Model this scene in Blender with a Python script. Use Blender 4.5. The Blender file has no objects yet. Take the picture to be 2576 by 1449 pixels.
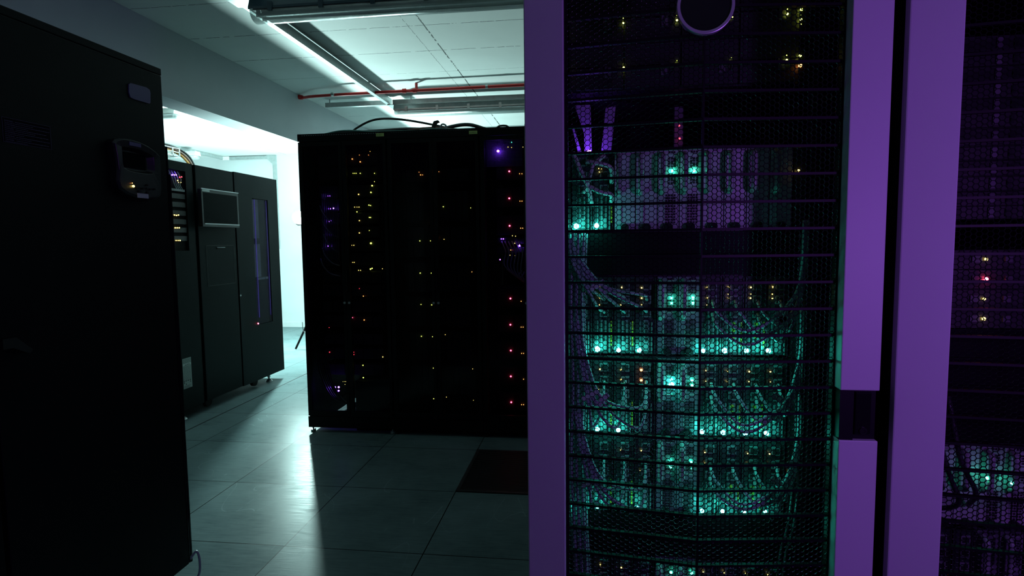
import bpy, math, random
import numpy as np
from mathutils import Matrix, Vector
C = bpy.context.scene.collection
SC = bpy.context.scene
rnd = random.Random(7)

# ---------------------------------------------------------------- camera
F, PIT, ROL, YAW = 1474.477, 0.07998, -0.01153, -0.12814
CAM = Vector((1.868, -2.83638, 1.27199))
_fwd = Vector((math.sin(YAW)*math.cos(PIT), math.cos(YAW)*math.cos(PIT), -math.sin(PIT)))
_rt = Vector((math.cos(YAW), -math.sin(YAW), 0)); _up = _rt.cross(_fwd)
RT = _rt*math.cos(ROL)+_up*math.sin(ROL); UP = _up*math.cos(ROL)-_rt*math.sin(ROL)
cd = bpy.data.cameras.new('camera'); cam = bpy.data.objects.new('camera', cd); C.objects.link(cam)
cam.matrix_world = Matrix(((RT.x, UP.x, -_fwd.x, CAM.x), (RT.y, UP.y, -_fwd.y, CAM.y), (RT.z, UP.z, -_fwd.z, CAM.z), (0, 0, 0, 1)))
cd.sensor_width = 36; cd.lens = 36*F/2576; cd.clip_start = .02; SC.camera = cam

def at(px, py, X=None, Y=None, Z=None):          # a pixel of the photograph to a point on a world plane
    d = _fwd+RT*((px-1288)/F)-UP*((py-724.5)/F)
    t = (X-CAM.x)/d.x if X is not None else (Y-CAM.y)/d.y if Y is not None else (Z-CAM.z)/d.z
    return CAM+d*t

# ---------------------------------------------------------------- world, light, exposure
w = bpy.data.worlds.new('world'); SC.world = w; w.use_nodes = True
w.node_tree.nodes['Background'].inputs[0].default_value = (.3, .5, .6, 1)
w.node_tree.nodes['Background'].inputs[1].default_value = .002
SC.view_settings.view_transform = 'Standard'; SC.view_settings.look = 'None'
SC.view_settings.exposure = 0; SC.view_settings.gamma = 1; SC.view_settings.use_curve_mapping = False
SC.cycles.sample_clamp_indirect = 4; SC.cycles.caustics_reflective = False; SC.cycles.caustics_refractive = False
SC.cycles.max_bounces = 8; SC.cycles.diffuse_bounces = 3; SC.cycles.transparent_max_bounces = 12

LAMP = at(753, 548, Y=3.72)             # the studio lamp on a tripod in the far room
LDIR = Vector((.46, -.84, .16)).normalized()
ld = bpy.data.lights.new('studio_lamp_light', 'SPOT'); ld.energy = 260; ld.color = (.62, 1, .95)
ld.spot_size = math.radians(168); ld.spot_blend = 1.0; ld.shadow_soft_size = .07
lo = bpy.data.objects.new('studio_lamp_light', ld); C.objects.link(lo)
lo.location = LAMP+LDIR*.10; lo.rotation_euler = (-LDIR).to_track_quat('Z', 'Y').to_euler()
pd = bpy.data.lights.new('violet_lamp_light', 'POINT'); pd.energy = 13.0; pd.color = (.43, .13, 1); pd.shadow_soft_size = .05
po = bpy.data.objects.new('violet_lamp_light', pd); C.objects.link(po); po.location = (2.70, -2.76, 1.25)


# ---------------------------------------------------------------- materials
MT = {}
def mat(name, col, rough=.5, metal=0, bump=0, bscale=60, var=0, spec=.5, coat=0):
    m = bpy.data.materials.new(name); m.use_nodes = True; nt = m.node_tree; b = nt.nodes['Principled BSDF']
    b.inputs['Base Color'].default_value = (*col, 1); b.inputs['Roughness'].default_value = rough
    b.inputs['Metallic'].default_value = metal; b.inputs['Specular IOR Level'].default_value = spec
    b.inputs['Coat Weight'].default_value = coat
    tc = nt.nodes.new('ShaderNodeTexCoord'); n = nt.nodes.new('ShaderNodeTexNoise')
    n.inputs['Scale'].default_value = bscale; n.inputs['Detail'].default_value = 4
    nt.links.new(tc.outputs['Object'], n.inputs['Vector'])
    if var:
        mx = nt.nodes.new('ShaderNodeMix'); mx.data_type = 'RGBA'
        mx.inputs[6].default_value = (*[c*(1-var) for c in col], 1); mx.inputs[7].default_value = (*[min(1, c*(1+var)) for c in col], 1)
        nt.links.new(n.outputs['Fac'], mx.inputs[0]); nt.links.new(mx.outputs[2], b.inputs['Base Color'])
    if bump:
        bp = nt.nodes.new('ShaderNodeBump'); bp.inputs['Strength'].default_value = bump; bp.inputs['Distance'].default_value = .002
        nt.links.new(n.outputs['Fac'], bp.inputs['Height']); nt.links.new(bp.outputs['Normal'], b.inputs['Normal'])
    MT[name] = m; return m
mat('black_paint', (.003, .004, .0045), .5, spec=.12, bump=.15, bscale=400)
mat('cab_paint', (.002, .003, .004), .5, spec=.2, bump=.15, bscale=300)
mat('lib_paint', (.003, .0075, .008), .6, spec=.06)
mat('matt_black', (.003, .003, .0035), .8, spec=.2)
mat('gloss_black', (.008, .008, .009), .12)
mat('mesh_black', (.002, .002, .0025), .6, spec=.08)
mat('mesh_edge', (.13, .14, .14), .2, metal=1)
mat('rib_black', (.003, .003, .004), .5, spec=.2)
mat('silver_paint', (.62, .63, .66), .5, var=.03, bscale=8)
mat('aluminium', (.6, .62, .64), .35, metal=.6, var=.08, bscale=30)
mat('galvanised', (.42, .47, .47), .38, metal=.7, var=.25, bscale=25)
mat('chrome', (.8, .8, .82), .14, metal=1)
mat('steel_plate', (.50, .48, .54), .45, metal=.15, var=.06, bscale=20)
mat('steel_dim', (.20, .20, .24), .4, metal=.2, var=.1, bscale=30)
mat('handle_grey', (.34, .40, .38), .3)
mat('server_grey', (.018, .019, .021), .45, var=.2, bscale=90)
mat('blade_dark', (.032, .038, .042), .4, metal=.2, var=.4, bscale=140)
mat('pale_strip', (.17, .19, .20), .4)
mat('ochre_strip', (.65, .42, .03), .5)
mat('port_black', (.008, .01, .01), .6)
mat('cable_grey', (.30, .36, .38), .38)
mat('cable_dark', (.03, .033, .035), .4)
mat('cable_brown', (.16, .08, .06), .5)
mat('cable_orange', (.55, .25, .05), .5)
mat('cable_teal', (.08, .22, .2), .5)
mat('tag_white', (.55, .58, .58), .6)
mat('paper', (.62, .68, .64), .7, var=.06)
mat('paper_grey', (.30, .36, .34), .7, var=.1)
mat('ink', (.02, .02, .02), .7)
mat('print_violet', (.09, .08, .14), .6)
mat('label_black', (.003, .003, .004), .7, spec=.1)
mat('label_yellow', (.42, .50, .16), .6)
mat('label_violet', (.10, .085, .20), .35)
mat('rubber', (.012, .012, .012), .8)
mat('red_paint', (.55, .02, .02), .35)
mat('housing_blue', (.035, .07, .10), .4)
mat('tube_white', (.75, .78, .76), .3)
mat('screen', (.002, .0045, .005), .5, spec=.02)
mat('bezel', (.012, .015, .015), .35)
mat('tab_grey', (.13, .13, .15), .5)
mat('card_white', (.5, .56, .54), .5)

def glassy(name, tint, gloss=.06, rough=.05, wave=0):
    m = bpy.data.materials.new(name); m.use_nodes = True; nt = m.node_tree; nt.nodes.clear()
    o = nt.nodes.new('ShaderNodeOutputMaterial'); mx = nt.nodes.new('ShaderNodeMixShader'); mx.inputs[0].default_value = gloss
    t = nt.nodes.new('ShaderNodeBsdfTransparent'); t.inputs[0].default_value = (*tint, 1)
    g = nt.nodes.new('ShaderNodeBsdfGlossy'); g.inputs['Roughness'].default_value = rough
    if wave:
        tc = nt.nodes.new('ShaderNodeTexCoord'); wv = nt.nodes.new('ShaderNodeTexWave'); wv.inputs['Scale'].default_value = wave
        bp = nt.nodes.new('ShaderNodeBump'); bp.inputs['Strength'].default_value = .6; bp.inputs['Distance'].default_value = .003
        nt.links.new(tc.outputs['Object'], wv.inputs['Vector']); nt.links.new(wv.outputs['Fac'], bp.inputs['Height']); nt.links.new(bp.outputs['Normal'], g.inputs['Normal'])
    nt.links.new(t.outputs[0], mx.inputs[1]); nt.links.new(g.outputs[0], mx.inputs[2]); nt.links.new(mx.outputs[0], o.inputs[0])
    MT[name] = m
glassy('door_glass', (.62, .62, .64), .012, .12)
glassy('clear_cover', (.78, .84, .84), .30, .16, 60)
_nt = MT['clear_cover'].node_tree; _o = [n for n in _nt.nodes if n.type == 'OUTPUT_MATERIAL'][0]; _m0 = _o.inputs[0].links[0].from_node
_m1 = _nt.nodes.new('ShaderNodeMixShader'); _m1.inputs[0].default_value = .38; _d = _nt.nodes.new('ShaderNodeBsdfDiffuse'); _d.inputs[0].default_value = (.62, .66, .65, 1)
_nt.links.new(_m0.outputs[0], _m1.inputs[1]); _nt.links.new(_d.outputs[0], _m1.inputs[2]); _nt.links.new(_m1.outputs[0], _o.inputs[0])
glassy('window_glass', (.6, .6, .64), .02, .05)

def emit(name, col, s):
    m = bpy.data.materials.new(name); m.use_nodes = True; b = m.node_tree.nodes['Principled BSDF']
    b.inputs['Base Color'].default_value = (.1, .1, .1, 1); b.inputs['Emission Color'].default_value = (*col, 1)
    b.inputs['Emission Strength'].default_value = s; MT[name] = m
emit('glow_cyan', (.045, 1, .76), 75)
emit('glow_green', (.05, 1, .56), 28)
emit('glow_amber', (1, .70, .16), 5)
emit('glow_yellow', (.85, 1, .12), 9)
emit('glow_orange', (1, .28, .06), 12)
emit('glow_red', (1, .05, .12), 40)
emit('glow_dimred', (1, .05, .08), 4)
emit('glow_violet', (.22, .045, 1), 130)
emit('glow_dimviolet', (.22, .05, 1), 45)
emit('glow_lamp', (.66, 1, .96), 3100)
emit('glow_strip', (.16, .08, .9), .5)

def floor_mat():
    m = bpy.data.materials.new('raised_floor_tiles'); m.use_nodes = True; nt = m.node_tree; N = nt.nodes.new; L = nt.links.new
    b = nt.nodes['Principled BSDF']; tc = N('ShaderNodeTexCoord'); sp = N('ShaderNodeSeparateXYZ'); L(tc.outputs['Object'], sp.inputs[0])
    def mth(op, a, bb):
        n = N('ShaderNodeMath'); n.operation = op
        for i, v in enumerate((a, bb)):
            if isinstance(v, (int, float)): n.inputs[i].default_value = v
            elif v is not None: L(v, n.inputs[i])
        return n.outputs[0]
    def line(o, pitch, wd):
        f = mth('ABSOLUTE', mth('SUBTRACT', mth('FRACT', mth('DIVIDE', mth('ADD', o, 60+pitch/2), pitch), None), .5), None)
        return mth('LESS_THAN', f, wd/pitch/2)
    ln = mth('MAXIMUM', line(sp.outputs[0], .6, .0045), line(sp.outputs[1], .6, .0045))
    n1 = N('ShaderNodeTexNoise'); n1.inputs['Scale'].default_value = 2.2; n1.inputs['Detail'].default_value = 9; n1.inputs['Roughness'].default_value = .65; L(tc.outputs['Object'], n1.inputs['Vector'])
    mp = N('ShaderNodeMapping'); mp.inputs['Rotation'].default_value = (0, 0, .5); mp.inputs['Scale'].default_value = (3, 40, 1); L(tc.outputs['Object'], mp.inputs[0])
    n2 = N('ShaderNodeTexNoise'); n2.inputs['Scale'].default_value = 3; n2.inputs['Detail'].default_value = 6; L(mp.outputs[0], n2.inputs['Vector'])
    vor = N('ShaderNodeTexVoronoi'); vor.feature = 'DISTANCE_TO_EDGE'; vor.inputs['Scale'].default_value = 2.1; vor.inputs['Randomness'].default_value = 1
    L(n1.outputs['Color'], vor.inputs['Vector'])
    sc = mth('LESS_THAN', vor.outputs['Distance'], .006)
    r1 = N('ShaderNodeValToRGB'); r1.color_ramp.elements[0].position = .36; r1.color_ramp.elements[1].position = .66
    r1.color_ramp.elements[0].color = (.075, .112, .117, 1); r1.color_ramp.elements[1].color = (.135, .19, .195, 1)
    L(mth('ADD', mth('MULTIPLY', n1.outputs['Fac'], .65), mth('MULTIPLY', n2.outputs['Fac'], .35)), r1.inputs[0])
    tot = None
    for sca, rot_, th in ((1.7, .4, .0022), (2.6, 1.3, .0018)):
        m2 = N('ShaderNodeMapping'); m2.inputs['Rotation'].default_value = (0, 0, rot_); m2.inputs['Scale'].default_value = (sca, sca*.35, 1); L(tc.outputs['Object'], m2.inputs[0])
        n3 = N('ShaderNodeTexNoise'); n3.inputs['Scale'].default_value = 1.6; n3.inputs['Detail'].default_value = 1; L(m2.outputs[0], n3.inputs['Vector'])
        q = mth('MULTIPLY', mth('LESS_THAN', mth('ABSOLUTE', mth('SUBTRACT', n3.outputs['Fac'], .5), None), th), mth('GREATER_THAN', n1.outputs['Fac'], .53))
        tot = q if tot is None else mth('MAXIMUM', tot, q)
    m3 = N('ShaderNodeMix'); m3.data_type = 'RGBA'; L(mth('MULTIPLY', tot, .18), m3.inputs[0]); L(r1.outputs[0], m3.inputs[6]); m3.inputs[7].default_value = (.34, .42, .42, 1)
    mx = N('ShaderNodeMix'); mx.data_type = 'RGBA'; L(ln, mx.inputs[0]); L(m3.outputs[2], mx.inputs[6]); mx.inputs[7].default_value = (.004, .006, .006, 1)
    L(mx.outputs[2], b.inputs['Base Color'])
    r = mth('ADD', mth('MULTIPLY', n2.outputs['Fac'], .28), mth('ADD', mth('MULTIPLY', n1.outputs['Fac'], .25), .06))
    L(mth('ADD', r, mth('MULTIPLY', sc, .15)), b.inputs['Roughness'])
    bp = N('ShaderNodeBump'); bp.inputs['Strength'].default_value = .12; bp.inputs['Distance'].default_value = .002
    L(mth('SUBTRACT', n2.outputs['Fac'], mth('MULTIPLY', ln, 2.0)), bp.inputs['Height']); fx = mth('FRACT', mth('DIVIDE', mth('ADD', sp.outputs[0], 60), .6), None); fy = mth('FRACT', mth('DIVIDE', mth('ADD', sp.outputs[1], 60), .6), None)
    cm = N('ShaderNodeCombineXYZ'); L(mth('FLOOR', mth('DIVIDE', mth('ADD', sp.outputs[0], 60), .6), None), cm.inputs[0]); L(mth('FLOOR', mth('DIVIDE', mth('ADD', sp.outputs[1], 60), .6), None), cm.inputs[1])
    wn = N('ShaderNodeTexWhiteNoise'); wn.noise_dimensions = '3D'; L(cm.outputs[0], wn.inputs['Vector']); ws = N('ShaderNodeSeparateColor'); L(wn.outputs['Color'], ws.inputs[0])
    hh = mth('ADD', mth('MULTIPLY', mth('SUBTRACT', ws.outputs[0], .5), mth('MULTIPLY', fx, .018)), mth('MULTIPLY', mth('SUBTRACT', ws.outputs[1], .5), mth('MULTIPLY', fy, .018)))
    b2 = N('ShaderNodeBump'); b2.inputs['Strength'].default_value = 1; b2.inputs['Distance'].default_value = 1; L(hh, b2.inputs['Height'])
    L(b2.outputs['Normal'], bp.inputs['Normal']); L(bp.outputs['Normal'], b.inputs['Normal'])
    b.inputs['Specular IOR Level'].default_value = .012
    MT['floor'] = m
floor_mat()

def plaster(name, col, seams=False):
    m = bpy.data.materials.new(name); m.use_nodes = True; nt = m.node_tree; N = nt.nodes.new; L = nt.links.new
    b = nt.nodes['Principled BSDF']; b.inputs['Roughness'].default_value = .75; b.inputs['Specular IOR Level'].default_value = .25
    tc = N('ShaderNodeTexCoord'); n = N('ShaderNodeTexNoise'); n.inputs['Scale'].default_value = 3; n.inputs['Detail'].default_value = 8; L(tc.outputs['Object'], n.inputs['Vector'])
    r = N('ShaderNodeValToRGB'); r.color_ramp.elements[0].position = .3; r.color_ramp.elements[1].position = .7
    r.color_ramp.elements[0].color = (*[c*.93 for c in col], 1); r.color_ramp.elements[1].color = (*col, 1); L(n.outputs['Fac'], r.inputs[0])
    bp = N('ShaderNodeBump'); bp.inputs['Strength'].default_value = .25; bp.inputs['Distance'].default_value = .006; L(bp.outputs['Normal'], b.inputs['Normal'])
    if seams:
        sp = N('ShaderNodeSeparateXYZ'); L(tc.outputs['Object'], sp.inputs[0])
        nf = N('ShaderNodeTexNoise'); nf.inputs['Scale'].default_value = 22; nf.inputs['Detail'].default_value = 6; L(tc.outputs['Object'], nf.inputs['Vector'])
        def mth(op, a, bb):
            q = N('ShaderNodeMath'); q.operation = op
            for i, v in enumerate((a, bb)):
                if isinstance(v, (int, float)): q.inputs[i].default_value = v
                elif v is not None: L(v, q.inputs[i])
            return q.outputs[0]
        wob = mth('MULTIPLY', mth('SUBTRACT', nf.outputs['Fac'], .5), .016)
        xs, ys = mth('ADD', sp.outputs[0], wob), mth('ADD', sp.outputs[1], wob)
        tot = None
        for k, (y, wd) in enumerate([(-.71, .004), (-.22, .004), (.285, .004), (.785, .006), (1.262, .006), (1.765, .003), (2.62, .004), (3.2, .004), (-1.2, .004), (-1.7, .004), (-2.2, .004)]):
            q = mth('LESS_THAN', mth('ABSOLUTE', mth('SUBTRACT', ys, y), None), wd/2); tot = q if tot is None else mth('MAXIMUM', tot, q)
        for x, wd in ((.775, .003), (.875, .009), (3.3, .006), (-2.6, .006)):
            tot = mth('MAXIMUM', tot, mth('LESS_THAN', mth('ABSOLUTE', mth('SUBTRACT', xs, x), None), wd/2))
        fac = mth('MULTIPLY', tot, mth('GREATER_THAN', nf.outputs['Fac'], .42))
        mx = N('ShaderNodeMix'); mx.data_type = 'RGBA'; L(fac, mx.inputs[0]); L(r.outputs[0], mx.inputs[6]); mx.inputs[7].default_value = (.05, .06, .06, 1)
        L(mx.outputs[2], b.inputs['Base Color']); L(mth('SUBTRACT', n.outputs['Fac'], mth('MULTIPLY', tot, .5)), bp.inputs['Height'])
    else:
        L(r.outputs[0], b.inputs['Base Color']); L(n.outputs['Fac'], bp.inputs['Height'])
    MT[name] = m
plaster('ceiling_plaster', (.74, .76, .75), True)
plaster('wall_plaster', (.50, .54, .55))
plaster('dark_wall', (.045, .05, .055))
plaster('beam_plaster', (.62, .66, .70))

# ---------------------------------------------------------------- mesh helpers
def wl(o):
    v = Vector((0, 0, 0))
    while o is not None: v = v+o.location; o = o.parent
    return v
class MB:
    def __init__(s): s.v = []; s.f = []
    def box(s, x0, x1, y0, y1, z0, z1):
        n = len(s.v); s.v += [(x, y, z) for x in (x0, x1) for y in (y0, y1) for z in (z0, z1)]
        s.f += [tuple(n+i for i in q) for q in ((0, 1, 3, 2), (4, 6, 7, 5), (0, 4, 5, 1), (2, 3, 7, 6), (0, 2, 6, 4), (1, 5, 7, 3))]
        return s
    def prism(s, pts, a, b, ax='y'):              # polygon in the plane across ax, extruded from a to b
        n = len(s.v); k = len(pts)
        for q in (a, b):
            for p in pts: s.v.append((p[0], q, p[1]) if ax == 'y' else (q, p[0], p[1]) if ax == 'x' else (p[0], p[1], q))
        s.f.append(tuple(range(n, n+k))); s.f.append(tuple(range(n+2*k-1, n+k-1, -1)))
        for i in range(k): j = (i+1) % k; s.f.append((n+i, n+k+i, n+k+j, n+j))
        return s
    def cyl(s, c, r, a, b, ax='z', k=16, r2=None):
        r2 = r if r2 is None else r2; n = len(s.v)
        for q, rr in ((a, r), (b, r2)):
            for i in range(k):
                u, v = c[0]+rr*math.cos(2*math.pi*i/k), c[1]+rr*math.sin(2*math.pi*i/k)
                s.v.append((u, v, q) if ax == 'z' else (u, q, v) if ax == 'y' else (q, u, v))
        s.f.append(tuple(range(n+k-1, n-1, -1))); s.f.append(tuple(range(n+k, n+2*k)))
        for i in range(k): j = (i+1) % k; s.f.append((n+i, n+j, n+k+j, n+k+i))
        return s
    def ring(s, c, r0, r1, a, b, ax='y', k=48):
        n = len(s.v)
        for q, rr in ((a, r0), (a, r1), (b, r1), (b, r0)):
            for i in range(k):
                u, v = c[0]+rr*math.cos(2*math.pi*i/k), c[1]+rr*math.sin(2*math.pi*i/k)
                s.v.append((u, q, v) if ax == 'y' else (u, v, q) if ax == 'z' else (q, u, v))
        for t in range(4):
            for i in range(k):
                j = (i+1) % k; t2 = (t+1) % 4; s.f.append((n+t*k+i, n+t*k+j, n+t2*k+j, n+t2*k+i))
        return s
    def tube(s, pts, r, k=8, sub=6):
        P = [Vector(p) for p in pts]
        if len(P) > 2 and sub > 1:
            Q = []; E = [P[0]*2-P[1]]+P+[P[-1]*2-P[-2]]
            for i in range(1, len(E)-2):
                a, b, c, d = E[i-1:i+3]
                for j in range(sub):
                    t = j/sub; Q.append(.5*((2*b)+(c-a)*t+(2*a-5*b+4*c-d)*t*t+(3*b-a-3*c+d)*t**3))
            Q.append(P[-1]); P = Q
        n = len(s.v); up = Vector((.13, .27, .95)).normalized()
        for i, p in enumerate(P):
            t = (P[min(i+1, len(P)-1)]-P[max(i-1, 0)]).normalized()
            a = t.cross(up)
            a = a.normalized() if a.length > 1e-4 else t.orthogonal().normalized()
            b = t.cross(a); up = -b if b.dot(up) < 0 else b
            a = t.cross(up).normalized(); b = up
            for q in range(k):
                an = 2*math.pi*q/k; s.v.append(tuple(p+a*r*math.cos(an)+b*r*math.sin(an)))
        for i in range(len(P)-1):
            for q in range(k):
                j = (q+1) % k; s.f.append((n+i*k+q, n+i*k+j, n+(i+1)*k+j, n+(i+1)*k+q))
        s.f.append(tuple(range(n+k-1, n-1, -1))); e = n+(len(P)-1)*k; s.f.append(tuple(range(e, e+k)))
        return s
    def build(s, name, m, parent=None, bevel=0, smooth=False, label=None):
        me = bpy.data.meshes.new(name); off = wl(parent) if parent else Vector((0, 0, 0))
        me.from_pydata([(x-off.x, y-off.y, z-off.z) for x, y, z in s.v], [], s.f); me.update()
        me.materials.append(MT[m] if isinstance(m, str) else m)
        o = bpy.data.objects.new(name, me); C.objects.link(o); o.parent = parent
        if smooth:
            for p in me.polygons: p.use_smooth = True
            if smooth != 'all':
                md = o.modifiers.new('n', 'WEIGHTED_NORMAL')
        if bevel:
            md = o.modifiers.new('b', 'BEVEL'); md.width = bevel; md.segments = 2; md.limit_method = 'ANGLE'
        if label: o['label'] = label
        return o
def thing(name, label, cat, loc, group=None):
    o = bpy.data.objects.new(name, None); C.objects.link(o); o.empty_display_size = .05
    o.location = loc; o['label'] = label; o['category'] = cat
    if group: o['group'] = group
    return o
def tag(o, label, cat, group=None):
    o['label'] = label; o['category'] = cat
    if group: o['group'] = group
    return o
def struct(name, mb, m, label=None):
    o = mb.build(name, m); o['kind'] = 'structure'
    if label: o['label'] = label
    return o
_lm = {}
def led(p, r, glow, parent, label=None, flat=1.0):
    key = (r, glow, flat)
    if key not in _lm:
        n = [(0, 0, 1)]+[(math.cos(a)*math.cos(e), math.sin(a)*math.cos(e), math.sin(e)) for e in (.7, 0, -.7) for a in [i*math.pi/4+.2 for i in range(8)]]+[(0, 0, -1)]
        f = [(0, 1+i, 1+(i+1) % 8) for i in range(8)]
        for rr in range(2): f += [(1+rr*8+i, 9+rr*8+i, 9+rr*8+(i+1) % 8, 1+rr*8+(i+1) % 8) for i in range(8)]
        f += [(25, 17+(i+1) % 8, 17+i) for i in range(8)]
        me = bpy.data.meshes.new('indicator_light'); me.from_pydata([(x*r, y*r, z*r*flat) for x, y, z in n], [], f)
        for q in me.polygons: q.use_smooth = True
        me.materials.append(MT[glow]); _lm[key] = me
    o = bpy.data.objects.new('indicator_light', _lm[key]); C.objects.link(o); o.parent = parent
    o.location = Vector(p)-(wl(parent) if parent else Vector((0, 0, 0)))
    if label: o['label'] = label
    return o
def text(s, size, m, parent, origin, xa, ya, name='lettering', ext=.0004):
    cu = bpy.data.curves.new(name, 'FONT'); cu.body = s; cu.size = size; cu.extrude = ext
    t = bpy.data.objects.new(name, cu); C.objects.link(t); bpy.context.view_layer.update()
    me = bpy.data.meshes.new_from_object(t.evaluated_get(bpy.context.evaluated_depsgraph_get()))
    bpy.data.objects.remove(t); bpy.data.curves.remove(cu)
    xa, ya = Vector(xa), Vector(ya); za = xa.cross(ya); off = wl(parent)
    M = Matrix(((xa.x, ya.x, za.x, origin[0]-off.x), (xa.y, ya.y, za.y, origin[1]-off.y), (xa.z, ya.z, za.z, origin[2]-off.z), (0, 0, 0, 1)))
    me.transform(M); me.materials.clear(); me.materials.append(MT[m])
    o = bpy.data.objects.new(name, me); C.objects.link(o); o.parent = parent; return o
ORD = ['first', 'second', 'third', 'fourth', 'fifth', 'sixth', 'seventh', 'eighth', 'ninth', 'tenth', 'eleventh', 'twelfth', 'thirteenth', 'fourteenth', 'fifteenth', 'sixteenth', 'seventeenth', 'eighteenth', 'nineteenth', 'twentieth']

# ---------------------------------------------------------------- the room
CZ = 2.6; BX = -.69; YB = 4.0; YF = 5.57
struct('floor', MB().box(-4.6, 5, -5, 6, -.06, 0), 'floor', 'grey-green raised floor of large scuffed square tiles')
struct('ceiling', MB().box(-4.6, 5, -5, 6, CZ, CZ+.1), 'ceiling_plaster', 'white painted panel ceiling with cracked joints')
struct('wall_back', MB().box(BX, 5, YB, YB+.1, 0, CZ), 'wall_plaster')
struct('wall_far', MB().box(-4.6, BX+.1, YF, YF+.1, 0, CZ), 'wall_plaster')
struct('wall_return', MB().box(BX, BX+.1, YB+.1, YF, 0, CZ), 'wall_plaster')
struct('wall_left', MB().box(-4.7, -4.6, -5, 6, 0, CZ), 'wall_plaster')
struct('wall_right', MB().box(5, 5.1, -5, 6, 0, CZ), 'dark_wall')
struct('wall_front', MB().box(-4.7, 5.1, -5.1, -5, 0, CZ), 'dark_wall')
struct('wall_header', MB().box(BX-.19, BX, -5, YB+.1, 2.175, CZ), 'beam_plaster', 'deep grey ceiling beam between the two rooms')
struct('baseboard_far', MB().box(-4.6, BX, YF-.012, YF, 0, .075), 'wall_plaster')
struct('trim_1', MB().box(-.866, -.858, -4.9, 5.5, 0, .0012), 'matt_black', 'dark joint strip running along the floor')

# floor grille
g = thing('floor_grille', 'dark slatted air grille set into the raised floor in front of the racks', 'floor grille', (1.5, .3, 0))
MB().box(1.2, 1.8, 0, .6, .0005, .0015).build('grille_tray', 'matt_black', g)
fr = MB()
for a in ((1.2, 1.8, 0, .018), (1.2, 1.8, .582, .6), (1.2, 1.218, .018, .582), (1.782, 1.8, .018, .582)): fr.box(*a, .0015, .006)
fr.build('grille_frame', 'server_grey', g)
sl = MB()
for i in range(38): y = .025+i*.0148; sl.box(1.218, 1.782, y, y+.007, .0015, .005)
sl.build('grille_slats', 'server_grey', g)

# ---------------------------------------------------------------- ceiling services
def channel(name, label, a, b, ax, wdt=.041, ht=.041, ztop=2.52):
    m = MB()
    if ax == 'y':
        x, y0, y1 = a; m.box(x-wdt/2, x+wdt/2, y0, y1, ztop-ht, ztop-ht+.004); m.box(x-wdt/2, x-wdt/2+.003, y0, y1, ztop-ht+.004, ztop); m.box(x+wdt/2-.003, x+wdt/2, y0, y1, ztop-ht+.004, ztop)
        m.box(x-wdt/2+.003, x-wdt/2+.012, y0, y1, ztop-.003, ztop); m.box(x+wdt/2-.012, x+wdt/2-.003, y0, y1, ztop-.003, ztop)
    else:
        y, x0, x1 = a; m.box(x0, x1, y-wdt/2, y+wdt/2, ztop-ht, ztop-ht+.004); m.box(x0, x1, y-wdt/2, y-wdt/2+.003, ztop-ht+.004, ztop); m.box(x0, x1, y+wdt/2-.003, y+wdt/2, ztop-ht+.004, ztop)
        m.box(x0, x1, y-wdt/2+.003, y-wdt/2+.012, ztop-.003, ztop); m.box(x0, x1, y+wdt/2-.012, y+wdt/2-.003, ztop-.003, ztop)
    t = thing(name, label, 'cable channel', (a[1] if ax == 'x' else a[0], a[1] if ax == 'y' else a[0], ztop))
    m.build('channel', 'galvanised', t)
    h = MB()
    for q in b:
        if ax == 'y': h.cyl((a[0], q), .006, ztop-.02, CZ, k=8)
        else: h.cyl((q, a[0]), .006, ztop-.02, CZ, k=8)
    h.build('threaded_hanger', 'galvanised', t)
    return t
channel('cable_channel', 'long galvanised steel channel running under the ceiling towards the far racks', (at(676, 58, Z=2.525).x, .02, at(985, 265, Z=2.525).y+.02), (.1, 2.35), 'y', wdt=.034, ht=.06, ztop=2.585)
channel('cable_channel', 'short galvanised steel channel ending near the beam, left of the far light fitting', (at(900, 268, Z=2.525).y, at(818, 270, Z=2.525).x, at(985, 265, Z=2.525).x-.022), (-.5,), 'x', ztop=2.566)
channel('cable_channel', 'galvanised steel channel running along above the far light fitting', (at(1100, 259, Z=2.525).y, at(985, 265, Z=2.525).x+.022, 4.4), (2.0, 3.3), 'x', ztop=2.566)

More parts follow.
